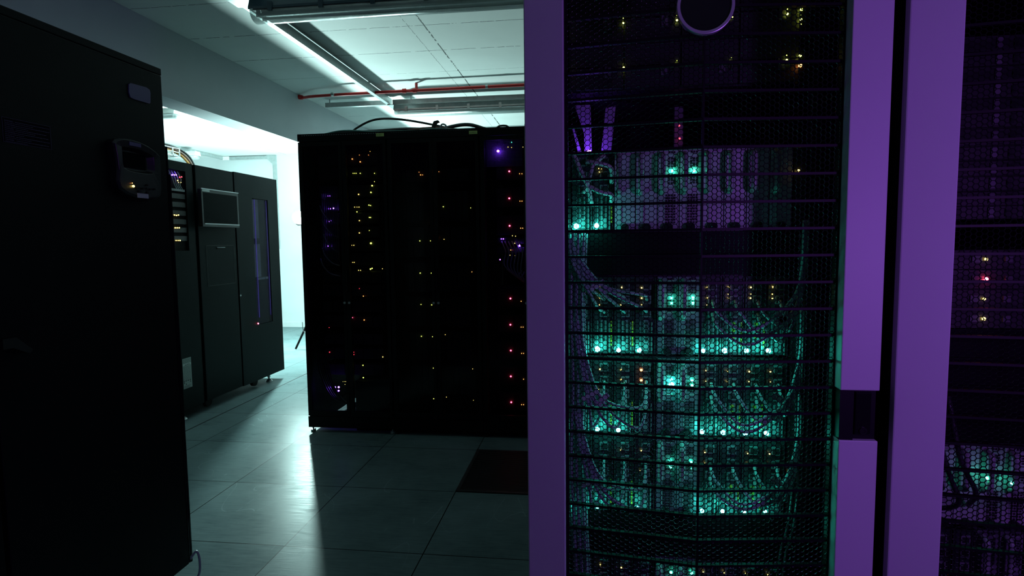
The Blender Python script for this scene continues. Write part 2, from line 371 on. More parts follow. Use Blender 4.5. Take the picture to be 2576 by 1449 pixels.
def fixture(label, x0, x1, y, zb, hous, grp='tube light fittings under the ceiling', hang=True):
    t = thing('tube_light_fitting', label, 'light fitting', ((x0+x1)/2, y, zb), grp)
    w2 = .062; h = .052
    MB().prism([(y-w2*.75, zb+.105), (y+w2*.75, zb+.105), (y+w2, zb+h+.012), (y+w2, zb+h), (y-w2, zb+h), (y-w2, zb+h+.012)], x0, x1, 'x').build('housing', hous, t)
    prof = [(y-w2*.94, zb+h)]+[(y-w2*.94*math.cos(a), zb+h-h*math.sin(a)**.8) for a in [math.pi*i/12 for i in range(1, 12)]]+[(y+w2*.94, zb+h)]
    inner = [(y+(p[0]-y)*.965, zb+h+(p[1]-zb-h)*.95) for p in reversed(prof)]
    MB().prism(prof, x0+.006, x1-.006, 'x').build('diffuser', 'clear_cover', t, smooth='all')
    for s in (-1, 1): MB().cyl((y+s*.028, zb+.034), .008, x0+.05, x1-.05, 'x', 12).build('fluorescent_tube', 'tube_white', t)
    MB().box(x0+.02, x1-.02, y-.05, y+.05, zb+h-.003, zb+h-.0005).build('reflector', 'silver_paint', t)
    for xx in (x0+.03, x1-.045):
        for s in (-1, 1): MB().box(xx, xx+.015, y+s*.028-.01, y+s*.028+.01, zb+.02, zb+h-.004).build('lamp_holder', 'tube_white', t)
    n = max(2, int((x1-x0)/.24))
    for i in range(n):
        xx = x0+.12+i*(x1-x0-.24)/(n-1)
        MB().box(xx-.012, xx+.012, y-w2-.006, y-w2+.001, zb+h-.014, zb+h+.03).build('clip', hous, t)
    if hang:
        for xx in (x0+.15, x1-.15): MB().cyl((xx, y), .004, zb+.1, CZ, k=8).build('hanger', 'galvanised', t)
    return t
fixture('near tube light fitting with ribbed clear cover at the top of the picture', at(650, 50, Z=2.43).x-.02, 1.75, at(655, 50, Z=2.43).y, 2.41, 'housing_blue')
fixture('far tube light fitting with clipped grey housing above the dark racks', at(996, 285, Z=2.45).x, 1.80, at(996, 290, Z=2.43).y, 2.41, 'galvanised')
fixture('tube light fitting under the ceiling of the bright room, left edge', -3.3, -2.0, 2.42, 2.46, 'tube_white', hang=False)
fixture('small tube light fitting low above the tape library beside the wall conduit', -4.1, -3.35, 4.6, 2.42, 'tube_white', hang=False)
# near fitting's end bracket
fy = at(655, 50, Z=2.43).y; fx = at(650, 50, Z=2.43).x-.02
b = MB().box(fx-.12, fx+.01, fy-.05, fy+.05, 2.518, 2.522)
for i in range(7): b.cyl((fx-.115+i*.018, fy-.053), .008, 2.518, 2.522, k=8)
tag(b.build('support_bracket', 'galvanised'), 'perforated galvanised bracket at the end of the near light fitting', 'bracket')
fx = at(996, 285, Z=2.45).x; fy = at(996, 290, Z=2.43).y
b = MB().box(fx-.07, fx+.02, fy-.03, fy+.2, 2.517, 2.522)
tag(b.build('support_bracket', 'galvanised'), 'perforated galvanised bracket at the end of the far light fitting', 'bracket')

# red pipe
t = thing('sprinkler_pipe', 'red painted pipe crossing below the ceiling from the beam', 'pipe', (0, 2.05, 2.55))
MB().tube([(BX, 2.245, 2.578), (-.64, 2.235, 2.570), (-.52, 2.12, 2.545), (-.35, 2.085, 2.540), (.2, 2.06, 2.54), (1.4, 2.03, 2.54), (2.5, 2.0, 2.54), (4.4, 1.95, 2.54)], .0125, 12).build('pipe', 'red_paint', t, smooth='all')
MB().tube([(BX, 2.245, 2.578), (-.655, 2.24, 2.572)], .020, 12).build('elbow', 'red_paint', t)
for x in (-.29, 1.05): MB().cyl((2.035+.02*(x < 0), 2.54), .0155, x-.01, x+.01, 'x').build('collar', 'galvanised', t)
MB().cyl((2.052, 2.54), .019, .42, .45, 'x').cyl((2.052, 2.54), .019, .33, .36, 'x').cyl((.45, 2.052), .012, 2.54, CZ-.002).build('tee', 'red_paint', t)
for x in (1.9, 3.0): MB().cyl((x, 2.06-.022*x), .004, 2.55, CZ, k=8).build('hanger', 'galvanised', t)

# wall conduit in the far room
t = thing('wall_conduit', 'grey galvanised conduit turning down the far wall behind the tape library', 'conduit', (-3.2, YF-.02, 2.5))
MB().box(-3.60, -2.78, YF-.03, YF, 2.545, 2.59).build('horizontal_run', 'galvanised', t)
MB().box(-2.80, -2.755, YF-.03, YF, 1.2, 2.60).build('vertical_run', 'galvanised', t)
MB().box(-3.64, -3.595, 1.5, YF, 2.555, 2.598).build('long_run', 'galvanised', t)
MB().prism([(-2.90, 2.60), (-2.755, 2.60), (-2.755, 2.46), (-2.80, 2.46), (-2.90, 2.545)], YF-.034, YF-.03).build('corner_plate', 'galvanised', t)
MB().box(-3.60, -3.50, YF-.04, YF-.03, 2.54, 2.595).build('joint_cover', 'tube_white', t, label='white joint cover')

# ---------------------------------------------------------------- studio lamp on a tripod
t = thing('studio_lamp', 'bright studio lamp on a black tripod half hidden behind the dark racks', 'lamp', (LAMP.x, LAMP.y, 0))
q = LDIR.to_track_quat('Z', 'Y').to_matrix().to_4x4(); q.translation = LAMP
hd = MB().cyl((0, 0), .045, -.24, -.09, 'z', 28).cyl((0, 0), .03, -.09, -.07, 'z', 20); hd.v = [tuple(q @ Vector(v)) for v in hd.v]; hd.build('lamp_head', 'black_paint', t)
m = MB(); nn = 16
for i in range(1, 8):
    for j in range(nn): a_, e_ = 2*math.pi*j/nn, math.pi*i/8; m.v.append(tuple(LAMP+Vector((math.sin(e_)*math.cos(a_), math.sin(e_)*math.sin(a_), math.cos(e_)))*.075))
m.v += [tuple(LAMP+Vector((0, 0, .075))), tuple(LAMP-Vector((0, 0, .075)))]
for i in range(6):
    for j in range(nn): k = (j+1) % nn; m.f.append((i*nn+j, (i+1)*nn+j, (i+1)*nn+k, i*nn+k))
for j in range(nn): k = (j+1) % nn; m.f += [(7*nn, j, k), (7*nn+1, 6*nn+k, 6*nn+j)]
m.build('lamp_globe', 'glow_lamp', t, smooth='all', label='glowing white lamp globe')
PX, PY = -1.30, 3.74
MB().cyl((PX, PY), .012, .30, LAMP.z-.04).build('pole', 'matt_black', t)
MB().tube([(PX, PY, LAMP.z-.05), tuple(LAMP-LDIR*.15)], .010, 8).build('boom_arm', 'matt_black', t)
for e in ((-1.604, 3.73, .012), (-1.12, 4.0-.04, .012), (-1.15, 3.46, .012)):
    MB().tube([(PX, PY, .60), e], .0125, 8).build('leg', 'matt_black', t)
tag(MB().tube([(-1.49, 3.70, .34), (-1.47, 3.68, .24), (-1.40, 3.67, .20), (-1.28, 3.70, .22)], .004, 6).build('lamp_cord', 'cable_dark'), 'thin dark cord looping beside the lamp tripod leg', 'cord')

# ---------------------------------------------------------------- black cabinet in the left foreground
XF = .35
def cab_base(name, label, y0, y1, grp):
    t = thing(name, label, 'cabinet', (XF-.6, (y0+y1)/2, 0), grp)
    MB().box(XF-1.15, XF-.022, y0+.003, y1-.003, .06, 1.88).build('body', 'cab_paint', t)
    MB().box(XF-1.15, XF-.004, y0, y1, 1.88, 1.905).build('top_panel', 'cab_paint', t, bevel=.003)
    for x in (XF-1.08, XF-.07):
        for y in (y0+.06, y1-.06):
            MB().cyl((x, y), .009, .012, .06, k=12).cyl((x, y), .024, 0, .012, k=16).build('levelling_foot', 'matt_black', t)
    return t
c1 = cab_base('cooling_cabinet', 'tall black cabinet with a small display panel in the left foreground', -1.53, -.845, 'black cabinets at the left edge')
dr = MB().box(XF-.022, XF, -1.526, -.852, .05, 1.878).build('door', 'cab_paint', c1, bevel=.003)
MB().box(XF-.02, XF-.003, -.845, -.838, .05, 1.63).box(XF-.02, XF-.001, -.838, -.831, .05, 1.53).build('light_catch_strip', 'gloss_black', c1)  # strips added so a glossy edge catches a thin line of light
# badge, warning label and display on the door
def face_poly(pts): return [(p.y, p.z) for p in (at(a, b, X=XF) for a, b in pts)]
MB().prism(face_poly([(322, 212), (326, 209), (366, 220), (374, 226), (376, 234), (376, 258), (374, 261), (336, 250), (326, 245), (322, 232)]), XF, XF+.004, 'x').build('badge', 'label_violet', dr, label='blank violet-grey badge plate')
lb = MB().box(XF, XF+.0008, -1.456, -1.316, 1.547, 1.612).build('warning_label', 'label_black', dr)
b = MB(); y0, y1, z0, z1 = -1.456, -1.316, 1.547, 1.612
for q in ((y0, y1, z1-.0008, z1), (y0, y1, z0, z0+.0008), (y0, y0+.0008, z0, z1), (y1-.0008, y1, z0, z1)): b.box(XF+.0008, XF+.0012, *q)
words = ['WARNING:', 'ATTENTION:', 'ACHTUNG:', 'ATENCION:', 'ATENCION:', 'CAUTION:']
words[3] = 'ATTENTION:'
for i in range(6):
    zt = z1-.0100-i*.0098
    ln = [.108, .104, .088, .102, .102, .1][i]
    k = 0; yy = y0+.036
    while yy < y0+.036+ln*.95: wd = rnd.uniform(.003, .009); b.box(XF+.0008, XF+.0012, yy, min(yy+wd, y1-.004), zt+.0008, zt+.0022); yy += wd+.0012
    yy = y0+.006; e = y0+rnd.uniform(.045, .09)
    while yy < e: wd = rnd.uniform(.003, .009); b.box(XF+.0008, XF+.0012, yy, yy+wd, zt-.0038, zt-.0026); yy += wd+.0012
b.build('small_print', 'print_violet', dr)
for i, wd in enumerate(words): text(wd, .0050, 'print_violet', dr, (XF+.0009, y0+.006, z1-.0100-i*.0098), (0, 1, 0), (0, 0, 1))
# display module: a curved bezel with a sunken screen
ds = [(-1.118, 1.600), (-1.107, 1.612), (-1.080, 1.620), (-1.045, 1.6225), (-1.005, 1.620), (-.965, 1.611), (-.930, 1.597), (-.914, 1.585), (-.910, 1.560), (-.914, 1.520), (-.915, 1.470), (-.921, 1.444), (-.945, 1.434), (-.985, 1.428), (-1.03, 1.430), (-1.075, 1.440), (-1.103, 1.455), (-1.113, 1.480), (-1.108, 1.515), (-1.112, 1.560)]
dp = MB(); n = len(ds)
hole = [(-1.083, 1.590), (-1.083, 1.590), (-1.075, 1.592), (-1.04, 1.594), (-1.0, 1.592), (-.960, 1.584), (-.944, 1.578), (-.942, 1.565), (-.941, 1.55), (-.942, 1.53), (-.946, 1.522), (-.956, 1.518), (-.975, 1.516), (-1.0, 1.515), (-1.03, 1.515), (-1.06, 1.518), (-1.078, 1.524), (-1.083, 1.535), (-1.083, 1.55), (-1.083, 1.57)]
for pts, x in ((ds, XF), (ds, XF+.020), ([(y+(-1.01-y)*.05, z+(1.525-z)*.05) for y, z in ds], XF+.028), (hole, XF+.024), ([(y+(-1.01-y)*.2, z+(1.555-z)*.2) for y, z in hole], XF+.006)):
    for y, z in pts: dp.v.append((x, y, z))
for r_ in range(4):
    for i in range(n): j = (i+1) % n; dp.f.append((r_*n+i, r_*n+j, (r_+1)*n+j, (r_+1)*n+i))
dp.f.append(tuple(range(4*n, 5*n)))
MB.build(dp, 'display_bezel', 'bezel', dr, bevel=.0015)
MB().box(XF+.0065, XF+.0085, -1.060, -.965, 1.530, 1.580).build('display_screen', 'screen', dr)
bt = MB()
for y, z in ((-1.033, 1.463), (-1.010, 1.463), (-.990, 1.465), (-.975, 1.464), (-.99, 1.476), (-.99, 1.452), (-1.028, 1.453), (-.957, 1.465)): bt.box(XF+.028, XF+.031, y-.004, y+.004, z-.0025, z+.0025)
bt.build('buttons', 'gloss_black', dr)
MB().box(XF+.0275, XF+.0288, -1.035, -.985, 1.431, 1.446).build('display_tag', 'card_white', dr, label='small pale tag under the display')
MB().box(XF+.0225, XF+.0285, -1.055, -1.005, 1.600, 1.612).build('display_tag', 'label_violet', dr)
led((XF+.030, -1.052, 1.467), .0042, 'glow_amber', dr, 'lit amber indicator'); led((XF+.029, -1.055, 1.477), .0012, 'glow_orange', dr)
c2 = cab_base('cooling_cabinet', 'tall black cabinet cut by the left edge of the picture', -2.25, -1.535, 'black cabinets at the left edge')
MB().box(XF-.022, XF, -2.246, -1.539, .05, 1.878).build('door', 'cab_paint', c2, bevel=.003)
h = MB().prism([(-1.526, 1.035), (-1.49, 1.035), (-1.445, .995), (-1.455, .985), (-1.50, 1.008), (-1.526, 1.008)], XF, XF+.03, 'x').build('door_handle', 'gloss_black', dr)
tag(MB().tube([(.362, -.86, .075), (.380, -.85, .10), (.392, -.85, .07), (.392, -.86, .012), (.372, -.90, .006), (.36, -1.1, .006)], .0045, 8).build('floor_cable', 'cable_grey', smooth='all'), 'thin pale cable looping out at the foot of the foreground cabinet', 'cable')

# ---------------------------------------------------------------- tape library
XL = -1.01
t = thing('tape_library', 'large dark tape library with a monitor and a violet-lit window slot', 'cabinet', (-1.45, 1.65, 0))
MB().box(XL-.95, XL-.022, .84, 2.375, .085, 1.862).build('body', 'cab_paint', t)
p1 = MB()
for q in ((.84, 1.19, .08, 1.23), (.84, .945, 1.23, 1.80), (1.115, 1.19, 1.23, 1.80), (.84, 1.19, 1.80, 1.862)): p1.box(XL-.022, XL, *q)
p1 = p1.build('rack_panel', 'lib_paint', t)
p2 = MB().box(XL-.022, XL, 1.222, 1.690, .08, 1.862).build('front_door', 'lib_paint', t, bevel=.004)
p3 = MB()
for q in ((1.708, 1.955, .075, 1.866), (2.205, 2.375, .075, 1.866), (1.955, 2.205, 1.668, 1.866), (1.955, 2.205, .075, .56)): p3.box(XL-.022, XL, *q)
p3 = p3.build('window_door', 'lib_paint', t)
MB().box(XL-.021, XL-.019, 1.955, 2.205, .56, 1.668).build('window_back', 'gloss_black', p3)
MB().box(XL-.019, XL-.015, 1.965, 2.07, 1.32, 1.66).box(XL-.019, XL-.015, 1.975, 2.075, .98, 1.27).build('inner_plate', 'steel_plate', p3, label='grey metal plate behind the window')
MB().box(XL-.014, XL-.011, 2.008, 2.014, .62, 1.66).build('light_strip', 'glow_strip', p3, label='thin violet light strip')
MB().box(XL-.014, XL-.011, 2.198, 2.201, .62, 1.66).build('light_strip', 'glow_strip', p3)
MB().box(XL-.018, XL-.012, 2.02, 2.13, .955, .975).box(XL-.018, XL-.012, 2.14, 2.18, .955, .975).build('picker_rail', 'aluminium', p3)
MB().box(XL-.006, XL-.004, 1.955, 2.205, .56, 1.668).build('window_pane', 'window_glass', p3)
led((XL+.001, 1.962, .573), .006, 'glow_red', p3, 'small red indicator')
# recessed rack bay with lights
bay = MB().box(XL-.021, XL-.019, .945, 1.115, 1.23, 1.80).build('bay_back', 'matt_black', p1)
sv = MB()
for z in (1.30, 1.36, 1.42, 1.48, 1.54, 1.60): sv.box(XL-.019, XL-.008, .95, 1.11, z, z+.035)
sv.build('bay_modules', 'server_grey', p1)
MB().box(XL-.012, XL-.004, .96, 1.105, 1.652, 1.668).build('bay_tray', 'pale_strip', p1)
for px, py, r, gl in ((433, 440, .004, 'glow_dimviolet'), (438, 440, .004, 'glow_violet'), (443, 440, .004, 'glow_dimviolet'), (452, 446, .0045, 'glow_dimred'), (457, 445, .0045, 'glow_dimred'), (447, 454, .004, 'glow_amber'), (449, 459, .003, 'glow_amber'), (455, 459, .003, 'glow_amber'), (439, 541, .0045, 'glow_amber'), (444, 542, .0045, 'glow_amber'), (449, 541, .0045, 'glow_amber'), (441, 573, .0045, 'glow_amber'), (446, 573, .0045, 'glow_amber'), (451, 573, .0045, 'glow_amber'), (443, 605, .0035, 'glow_amber'), (448, 605, .0035, 'glow_amber'), (453, 605, .0045, 'glow_amber')):
    led(at(px, py, X=XL-.004), r, gl, p1)
b = MB(); 
for k in range(4): b.tube([(XL-.006, .95+.03*k, 1.79), (XL-.004, .98+.03*k, 1.74), (XL-.006, 1.0+.02*k, 1.70), (XL-.012, 1.03+.02*k, 1.67)], .0028, 6)
b.build('bay_cables', 'cable_grey', p1)
# label
MB().box(XL, XL+.0008, .972, 1.064, .235, .455).build('spec_label', 'paper_grey', p1, label='tall pale specification label')
b = MB()
for k in range(26):
    z = .447-k*.0062
    if 4 < k < 7: continue
    yy = .977
    while yy < 1.056: wd = rnd.uniform(.006, .02); b.box(XL+.0008, XL+.0011, yy, min(yy+wd, 1.06), z-.0016, z); yy += wd+.003
for y, z in ((.980, .292), (1.0, .292), (1.022, .292), (1.045, .292), (1.0, .268), (.982, .280), (1.046, .280)): b.prism([(y-.006, z-.006), (y+.006, z-.006), (y, z+.006)], XL+.0008, XL+.0011, 'x')
for k in range(6): b.box(XL+.0008, XL+.0011, .977, 1.03+.02*rnd.random(), .256-k*.0035-.0012, .256-k*.0035)
b.build('small_print', 'ink', p1)
MB().box(XL+.0008, XL+.0010, .974, 1.062, .400, .416).build('label_band', 'card_white', p1)
text('CAUTION', .012, 'ink', p1, (XL+.0011, .993, .4035), (0, 1, 0), (0, 0, 1))
# drawer flap
b = MB()
for q in ((1.303, 1.657, 1.262, 1.2645), (1.303, 1.3055, .953, 1.2645), (1.6545, 1.657, .953, 1.2645), (1.303, 1.657, .953, .9555)): b.box(XL, XL+.0012, *q)
b.build('flap_seam', 'bezel', p2); MB().box(XL, XL+.003, 1.433, 1.535, 1.235, 1.247).build('flap_grip', 'matt_black', p2)
MB().box(XL, XL+.006, 1.433, 1.535, 1.247, 1.250).build('flap_lip', 'aluminium', p2)
MB().cyl((1.715, .845), .008, XL, XL+.006, 'x', 12).build('door_lock', 'aluminium', p3)
# tilting monitor on its bracket
mr = MB().box(-.985, -.955, 1.20, 1.665, 1.405, 1.685)
ang = .0
def rot(pts, c=(-.965, 1.43, 1.545)):
    return [(c[0]+(x-c[0])*math.cos(ang)+(z-c[2])*math.sin(ang), y, c[2]-(x-c[0])*math.sin(ang)+(z-c[2])*math.cos(ang)) for x, y, z in pts]
mo = thing('monitor', 'flat black monitor mounted on the front of the tape library', 'monitor', (-.97, 1.43, 1.545))
mr.v = rot(mr.v); mr.build('casing', 'bezel', mo, bevel=.004)
sc = MB().box(-.9555, -.954, 1.222, 1.645, 1.432, 1.660); sc.v = rot(sc.v); sc.build('screen', 'screen', mo)
e = MB().box(-.957, -.950, 1.20, 1.665, 1.682, 1.689); e.v = rot(e.v); e.build('top_edge', 'aluminium', mo)
e = MB().box(-.957, -.951, 1.225, 1.66, 1.424, 1.431); e.v = rot(e.v); e.build('bottom_edge', 'aluminium', mo)
e = MB().box(-.955, -.9535, 1.212, 1.300, 1.666, 1.683); e.v = rot(e.v); e.build('sticker', 'card_white', mo, label='pale sticker in the corner')
MB().box(XL, -.975, 1.38, 1.48, 1.50, 1.60).build('bracket', 'matt_black', mo)
for y in (1.02, 2.20):
    for x in (XL-.06, XL-.85):
        MB().cyl((x, y), .008, .02, .09, k=10).cyl((x, y), .014, .035, .055, k=8).cyl((x, y), .032, 0, .010, k=18, r2=.026).cyl((x, y), .026, .010, .022, k=18, r2=.010).build('levelling_foot', 'galvanised', t)
for y in (1.35, 2.0):
    for x in (XL-.09, XL-.80): MB().cyl((x, .045) if 0 else (y, .045), .042, x-.014, x+.014, 'x', 20).build('caster', 'rubber', t)
# cable tray and cables over the library
ct = thing('cable_tray', 'pale wire cable tray carrying cables above the tape library', 'cable tray', (-2.0, 1.9, 2.05))
b = MB()
xt = -2.1
for k in range(9):
    y = 1.55+k*.09
    b.box(xt-.2, xt+.2, y, y+.008, 2.09, 2.098); b.box(xt+.19, xt+.2, y, y+.012, 2.09, 2.16)
for z in (2.09, 2.125, 2.16): b.box(xt+.192, xt+.2, 1.4, 2.28, z, z+.007)
b.build('wire_tray', 'galvanised', ct)
for x in (xt-.18, xt+.18): MB().cyl((x, 1.8), .005, 2.09, CZ, k=8).build('hanger', 'galvanised', ct)
for k, (m_, lbl) in enumerate((('cable_orange', 'orange cable curving down from the tray onto the tape library'), ('cable_brown', 'brown cable curving down from the tray onto the tape library'), ('cable_dark', 'dark cable curving down from the tray, outermost of the three'))):
    o = .022*k
    tag(MB().tube([(xt+.08, 1.3, 2.12+o), (xt+.1, 1.9, 2.15+o), (xt+.15, 2.25, 2.14+o), (xt+.22, 2.35+o, 2.05+o), (xt+.28, 2.37+o, 1.90)], .011, 8).build('tray_cable', m_, smooth='all'), lbl, 'cable', 'cables coming out of the tray')

# ---------------------------------------------------------------- dark glass-fronted racks in the middle
YR = .83; YI = .93
WHICH = ['leftmost', 'middle', 'right-hand']
def dark_rack(i):
    x0 = .6*i; x1 = x0+.597
    t = thing('server_rack', ['tall black glass-doored rack at the left end of the middle row, violet lights inside', 'tall black glass-doored rack in the centre of the middle row, few lights', 'tall black rack of the middle row beside the silver frame, red lights inside'][i], 'server rack', (x0+.3, 1.33, 0), 'black racks in the middle row')
    f = MB()
    for x in (x0, x1-.03):
        f.box(x, x+.03, YR+.02, YR+.06, .1, 1.93); f.box(x, x+.03, 1.79, 1.83, .1, 1.93)
    f.box(x0, x1, YR, YR+.06, .035, .11).box(x0, x1, 1.77, 1.83, .035, .11).box(x0, x0+.03, YR+.06, 1.77, .035, .11).box(x1-.03, x1, YR+.06, 1.77, .035, .11)
    f.build('frame', 'black_paint', t)
    MB().box(x0, x1, YR, 1.83, 1.93, 1.978).build('roof', 'black_paint', t)
    vs = MB()
    for k in range(34): vs.box(x0+.03+k*.0155, x0+.038+k*.0155, YR-.0004, YR, 1.966, 1.970)
    vs.build('vent_slots', 'pale_strip' if i == 0 else 'server_grey', t)
    if i: MB().box(x0+.03, x1-.03, YR+.06, 1.77, .10, .105).build('leak_block_plate', 'matt_black', t)  # plate added to stop light leaking in under the rack
    if i < 2: MB().box(x1-.003, x1, YR+.06, 1.79, .11, 1.93).build('side_panel', 'black_paint', t)
    if i == 0: MB().box(x0, x0+.003, YR+.06, 1.79, .11, 1.93).build('side_panel', 'black_paint', t)
    if i == 2: MB().box(x1-.003, x1, YR+.06, 1.79, .11, 1.93).build('side_panel', 'black_paint', t)
    bp = MB().box(x0+.03, x1-.03, 1.81, 1.815, (.30 if i == 0 else .11), 1.93)
    if i == 0: bp.box(x0+.30, x1-.03, 1.81, 1.815, .11, .30)
    bp.build('back_panel', 'matt_black', t)
    m = x0+.298
    for s, (a, b) in enumerate(((x0+.004, m-.002), (m+.002, x1-.004))):
        d = MB()
        for q in ((a, a+.026, .115, 1.925), (b-.020, b, .115, 1.925)): d.box(q[0], q[1], YR-.004, YR+.018, q[2], q[3])
        d.box(a+.026, b-.020, YR-.004, YR+.018, .115, .15).box(a+.026, b-.020, YR-.004, YR+.018, 1.90, 1.925)
        d = d.build('door', 'black_paint', t)
        MB().box(a+.026, b-.020, YR+.004, YR+.008, .15, 1.90).build('glass_pane', 'door_glass', d)
        if s: MB().box(a+.003, a+.015, YR-.018, YR-.004, .95, 1.10).build('door_handle', 'gloss_black', d)
        MB().cyl((a+.018 if s else b-.010, .88), .008, YR-.008, YR-.004, 'y', 12).build('door_lock', 'aluminium', d)
    if i < 2:
        q = (at(946, 335, Y=YR-.003), at(966, 342, Y=YR-.003)) if i == 0 else (at(1180, 329, Y=YR-.003), at(1201, 336, Y=YR-.003))
        xa, xb, zb = q[0].x, q[1].x, q[1].z-.002
        MB().box(xa, xb, YR-.0055, YR-.0042, zb, zb+.020).build('name_label', 'label_yellow', t, label='small yellow-green label')
        text('Rack02-%d' % (i+1), .0095, 'ink', t, (xa+.005, YR-.0056, zb+.006), (1, 0, 0), (0, 0, 1))
    for x in (x0+.018, x1-.018):
        for y in (YR+.03, 1.80):
            MB().cyl((x, y), .006, .012, .04, k=10).cyl((x, y), .0165, 0, .014, k=16).build('levelling_foot', 'galvanised' if i == 0 else 'matt_black', t)
    for x in (x0+.13, x1-.13): MB().cyl((YR+.16, .03), .03, x-.012, x+.012, 'x', 18).build('caster', 'rubber', t)
    return t
for i in range(3): dark_rack(i)

def unit(i, z, h, n, tot, kind):
    x0 = .6*i+.065; x1 = x0+.468
    lbl = {'server': 'dark rack server with tiny lights', 'storage': 'dark storage array with one red light', 'chassis': 'dark blade chassis barely lit'}[kind]
    pos = 'bottom' if n == tot-1 else 'top' if n == 0 else ORD[n]+' from top'
    t = thing({'server': 'rack_server', 'storage': 'storage_array', 'chassis': 'blade_chassis'}[kind], '%s, %s in the %s black rack' % (lbl, pos, WHICH[i]), 'server', ((x0+x1)/2, YI, z), 'equipment in the %s black rack' % WHICH[i])
    MB().box(x0+.02, x1-.02, YI+.012, YI+.68, z+.002, z+h-.002).build('case', 'server_grey', t)
    for xa in (x0, x1-.022): MB().box(xa, xa+.022, YI, YI+.012, z+.002, z+h-.002).build('rack_ear', 'black_paint', t)
    g = MB(); nb = 10 if kind == 'chassis' else 6 if kind == 'server' else 4
    for k in range(nb):
        a = x0+.026+k*(.416/nb); g.box(a, a+.416/nb-.004, YI-.004, YI+.012, z+.008, z+h-.008)
    g.build('front_bays', 'blade_dark' if kind == 'chassis' else 'server_grey', t)
    return (t, z, h)
units = {0: [], 1: [], 2: []}
zs = [(1.78, .085), (1.69, .085), (1.57, .085), (1.48, .085), (1.39, .085), (1.30, .085), (1.21, .085), (1.12, .085), (1.00, .085), (.91, .085), (.80, .085), (.70, .085), (.58, .085), (.48, .085), (.37, .085)]
for n, (z, h) in enumerate(zs): units[0].append(unit(0, z, h, n, len(zs), 'server'))
zs = [(1.66, .085), (1.40, .2), (1.17, .2), (.94, .2), (.71, .2), (.48, .2), (.25, .2)]
for n, (z, h) in enumerate(zs): units[1].append(unit(1, z, h, n, len(zs), 'chassis' if h > .1 else 'server'))
zs = [(1.80, .05)]+[(at(1281, y, Y=YI).z-.06, .13) for y in (431, 499, 568)]+[(at(1281, 606, Y=YI).z-.02, .042), (at(1281, 630, Y=YI).z-.02, .042)]+[(at(1284, y, Y=YI).z-.06, .13) for y in (751, 817, 882, 947, 1012)]
for n, (z, h) in enumerate(zs): units[2].append(unit(2, z, h, n, len(zs), 'storage' if h > .1 else 'server'))
A_, Y_, O_, R_, V_, D_, W_, G_ = 'glow_amber', 'glow_yellow', 'glow_orange', 'glow_red', 'glow_violet', 'glow_dimviolet', 'glow_dimred', 'glow_green'
dots = [(886, 400, 3.6, O_), (906, 407, 3.6, O_), (904, 390, 1.8, O_), (931, 381, 2, O_), (927, 390, 1.6, O_), (888, 436, 2.2, Y_), (892, 436, 2.2, Y_), (896, 436, 2.2, Y_), (906, 436, 3, Y_), (942, 436, 2.6, Y_), (942, 457, 2.4, Y_), (936, 467, 5, Y_), (933, 484, 4.2, Y_), (928, 516, 3.5, Y_), (932, 517, 3, Y_), (929, 547, 3, Y_), (932, 547, 3, Y_), (929, 580, 2.2, Y_), (933, 612, 6, Y_), (932, 677, 5, Y_), (936, 675, 4, Y_),
  (902, 489, 4.5, A_), (892, 521, 3, A_), (898, 521, 2.5, A_), (903, 521, 3.2, A_), (898, 533, 3.5, Y_), (904, 555, 4, A_), (904, 586, 4.2, A_), (885, 617, 2.2, A_), (890, 617, 3, A_), (887, 660, 2.4, A_), (891, 660, 2.6, A_), (902, 680, 3.2, A_), (907, 680, 3, A_), (962, 676, 2.5, A_),
  (904, 726, 2.5, W_), (914, 745, 3, O_), (886, 799, 3.8, R_), (916, 805, 3.2, O_), (829, 886, 4, W_), (890, 886, 2.5, W_), (890, 892, 3.5, W_), (870, 872, 2, W_), (828, 824, 2.6, W_), (963, 898, 3.8, A_), (913, 919, 3.6, Y_), (914, 950, 4, Y_), (968, 974, 3.8, Y_), (964, 992, 3.4, A_), (916, 1012, 3, Y_), (939, 973, 3.4, Y_), (863, 960, 1.8, A_), (867, 960, 1.8, A_), (870, 960, 1.8, A_), (868, 967, 1.8, A_), (871, 1011, 2, A_),
  (824, 493, 3.5, D_), (829, 493, 3.2, D_), (825, 525, 3.2, D_), (831, 525, 3.2, D_), (839, 524, 4.2, V_), (829, 557, 3.5, D_), (833, 556, 3, D_), (831, 590, 3.2, D_), (825, 619, 3, D_), (832, 619, 3.6, D_), (835, 973, 7, V_), (843, 974, 5, V_), (852, 974, 6, V_), (852, 983, 5, V_)]
dots2 = [(1054, 433, 1.8, O_), (1058, 440, 3, O_), (1063, 440, 2, O_), (1104, 432, 1.8, O_), (1115, 520, 2.8, Y_), (1184, 523, 2.4, Y_), (1056, 606, 3, Y_), (1083, 606, 2.6, Y_), (1103, 598, 2.4, O_), (1117, 602, 2.4, A_), (1057, 687, 3.2, Y_), (1085, 687, 2.6, Y_), (1187, 684, 2.4, O_), (1059, 766, 2.6, Y_), (1086, 767, 3.2, Y_), (1060, 846, 3.2, Y_), (1088, 847, 2.4, Y_), (1120, 842, 2.4, A_), (1090, 926, 2.4, Y_), (1189, 928, 2.4, A_), (1091, 1003, 2.8, Y_), (1123, 999, 2.4, A_), (1191, 1007, 2, A_)]
dots3 = [(1253, 380, 8, V_), (1278, 370, 2.8, A_), (1287, 371, 2.4, A_), (1316, 370, 3, A_), (1287, 358, 2.2, G_)]+[(x, y, 5.2, R_) for x, y in ((1281, 431), (1281, 499), (1282, 568), (1284, 751), (1284, 817), (1285, 882), (1285, 947), (1286, 1012))]
dots3 += [(x, y, 2.6, O_) for x, y in ((1307, 437), (1313, 437), (1308, 506), (1313, 506), (1310, 574), (1315, 574), (1311, 758), (1311, 823), (1316, 823), (1312, 889), (1317, 889), (1317, 954), (1312, 1018), (1317, 1018))]
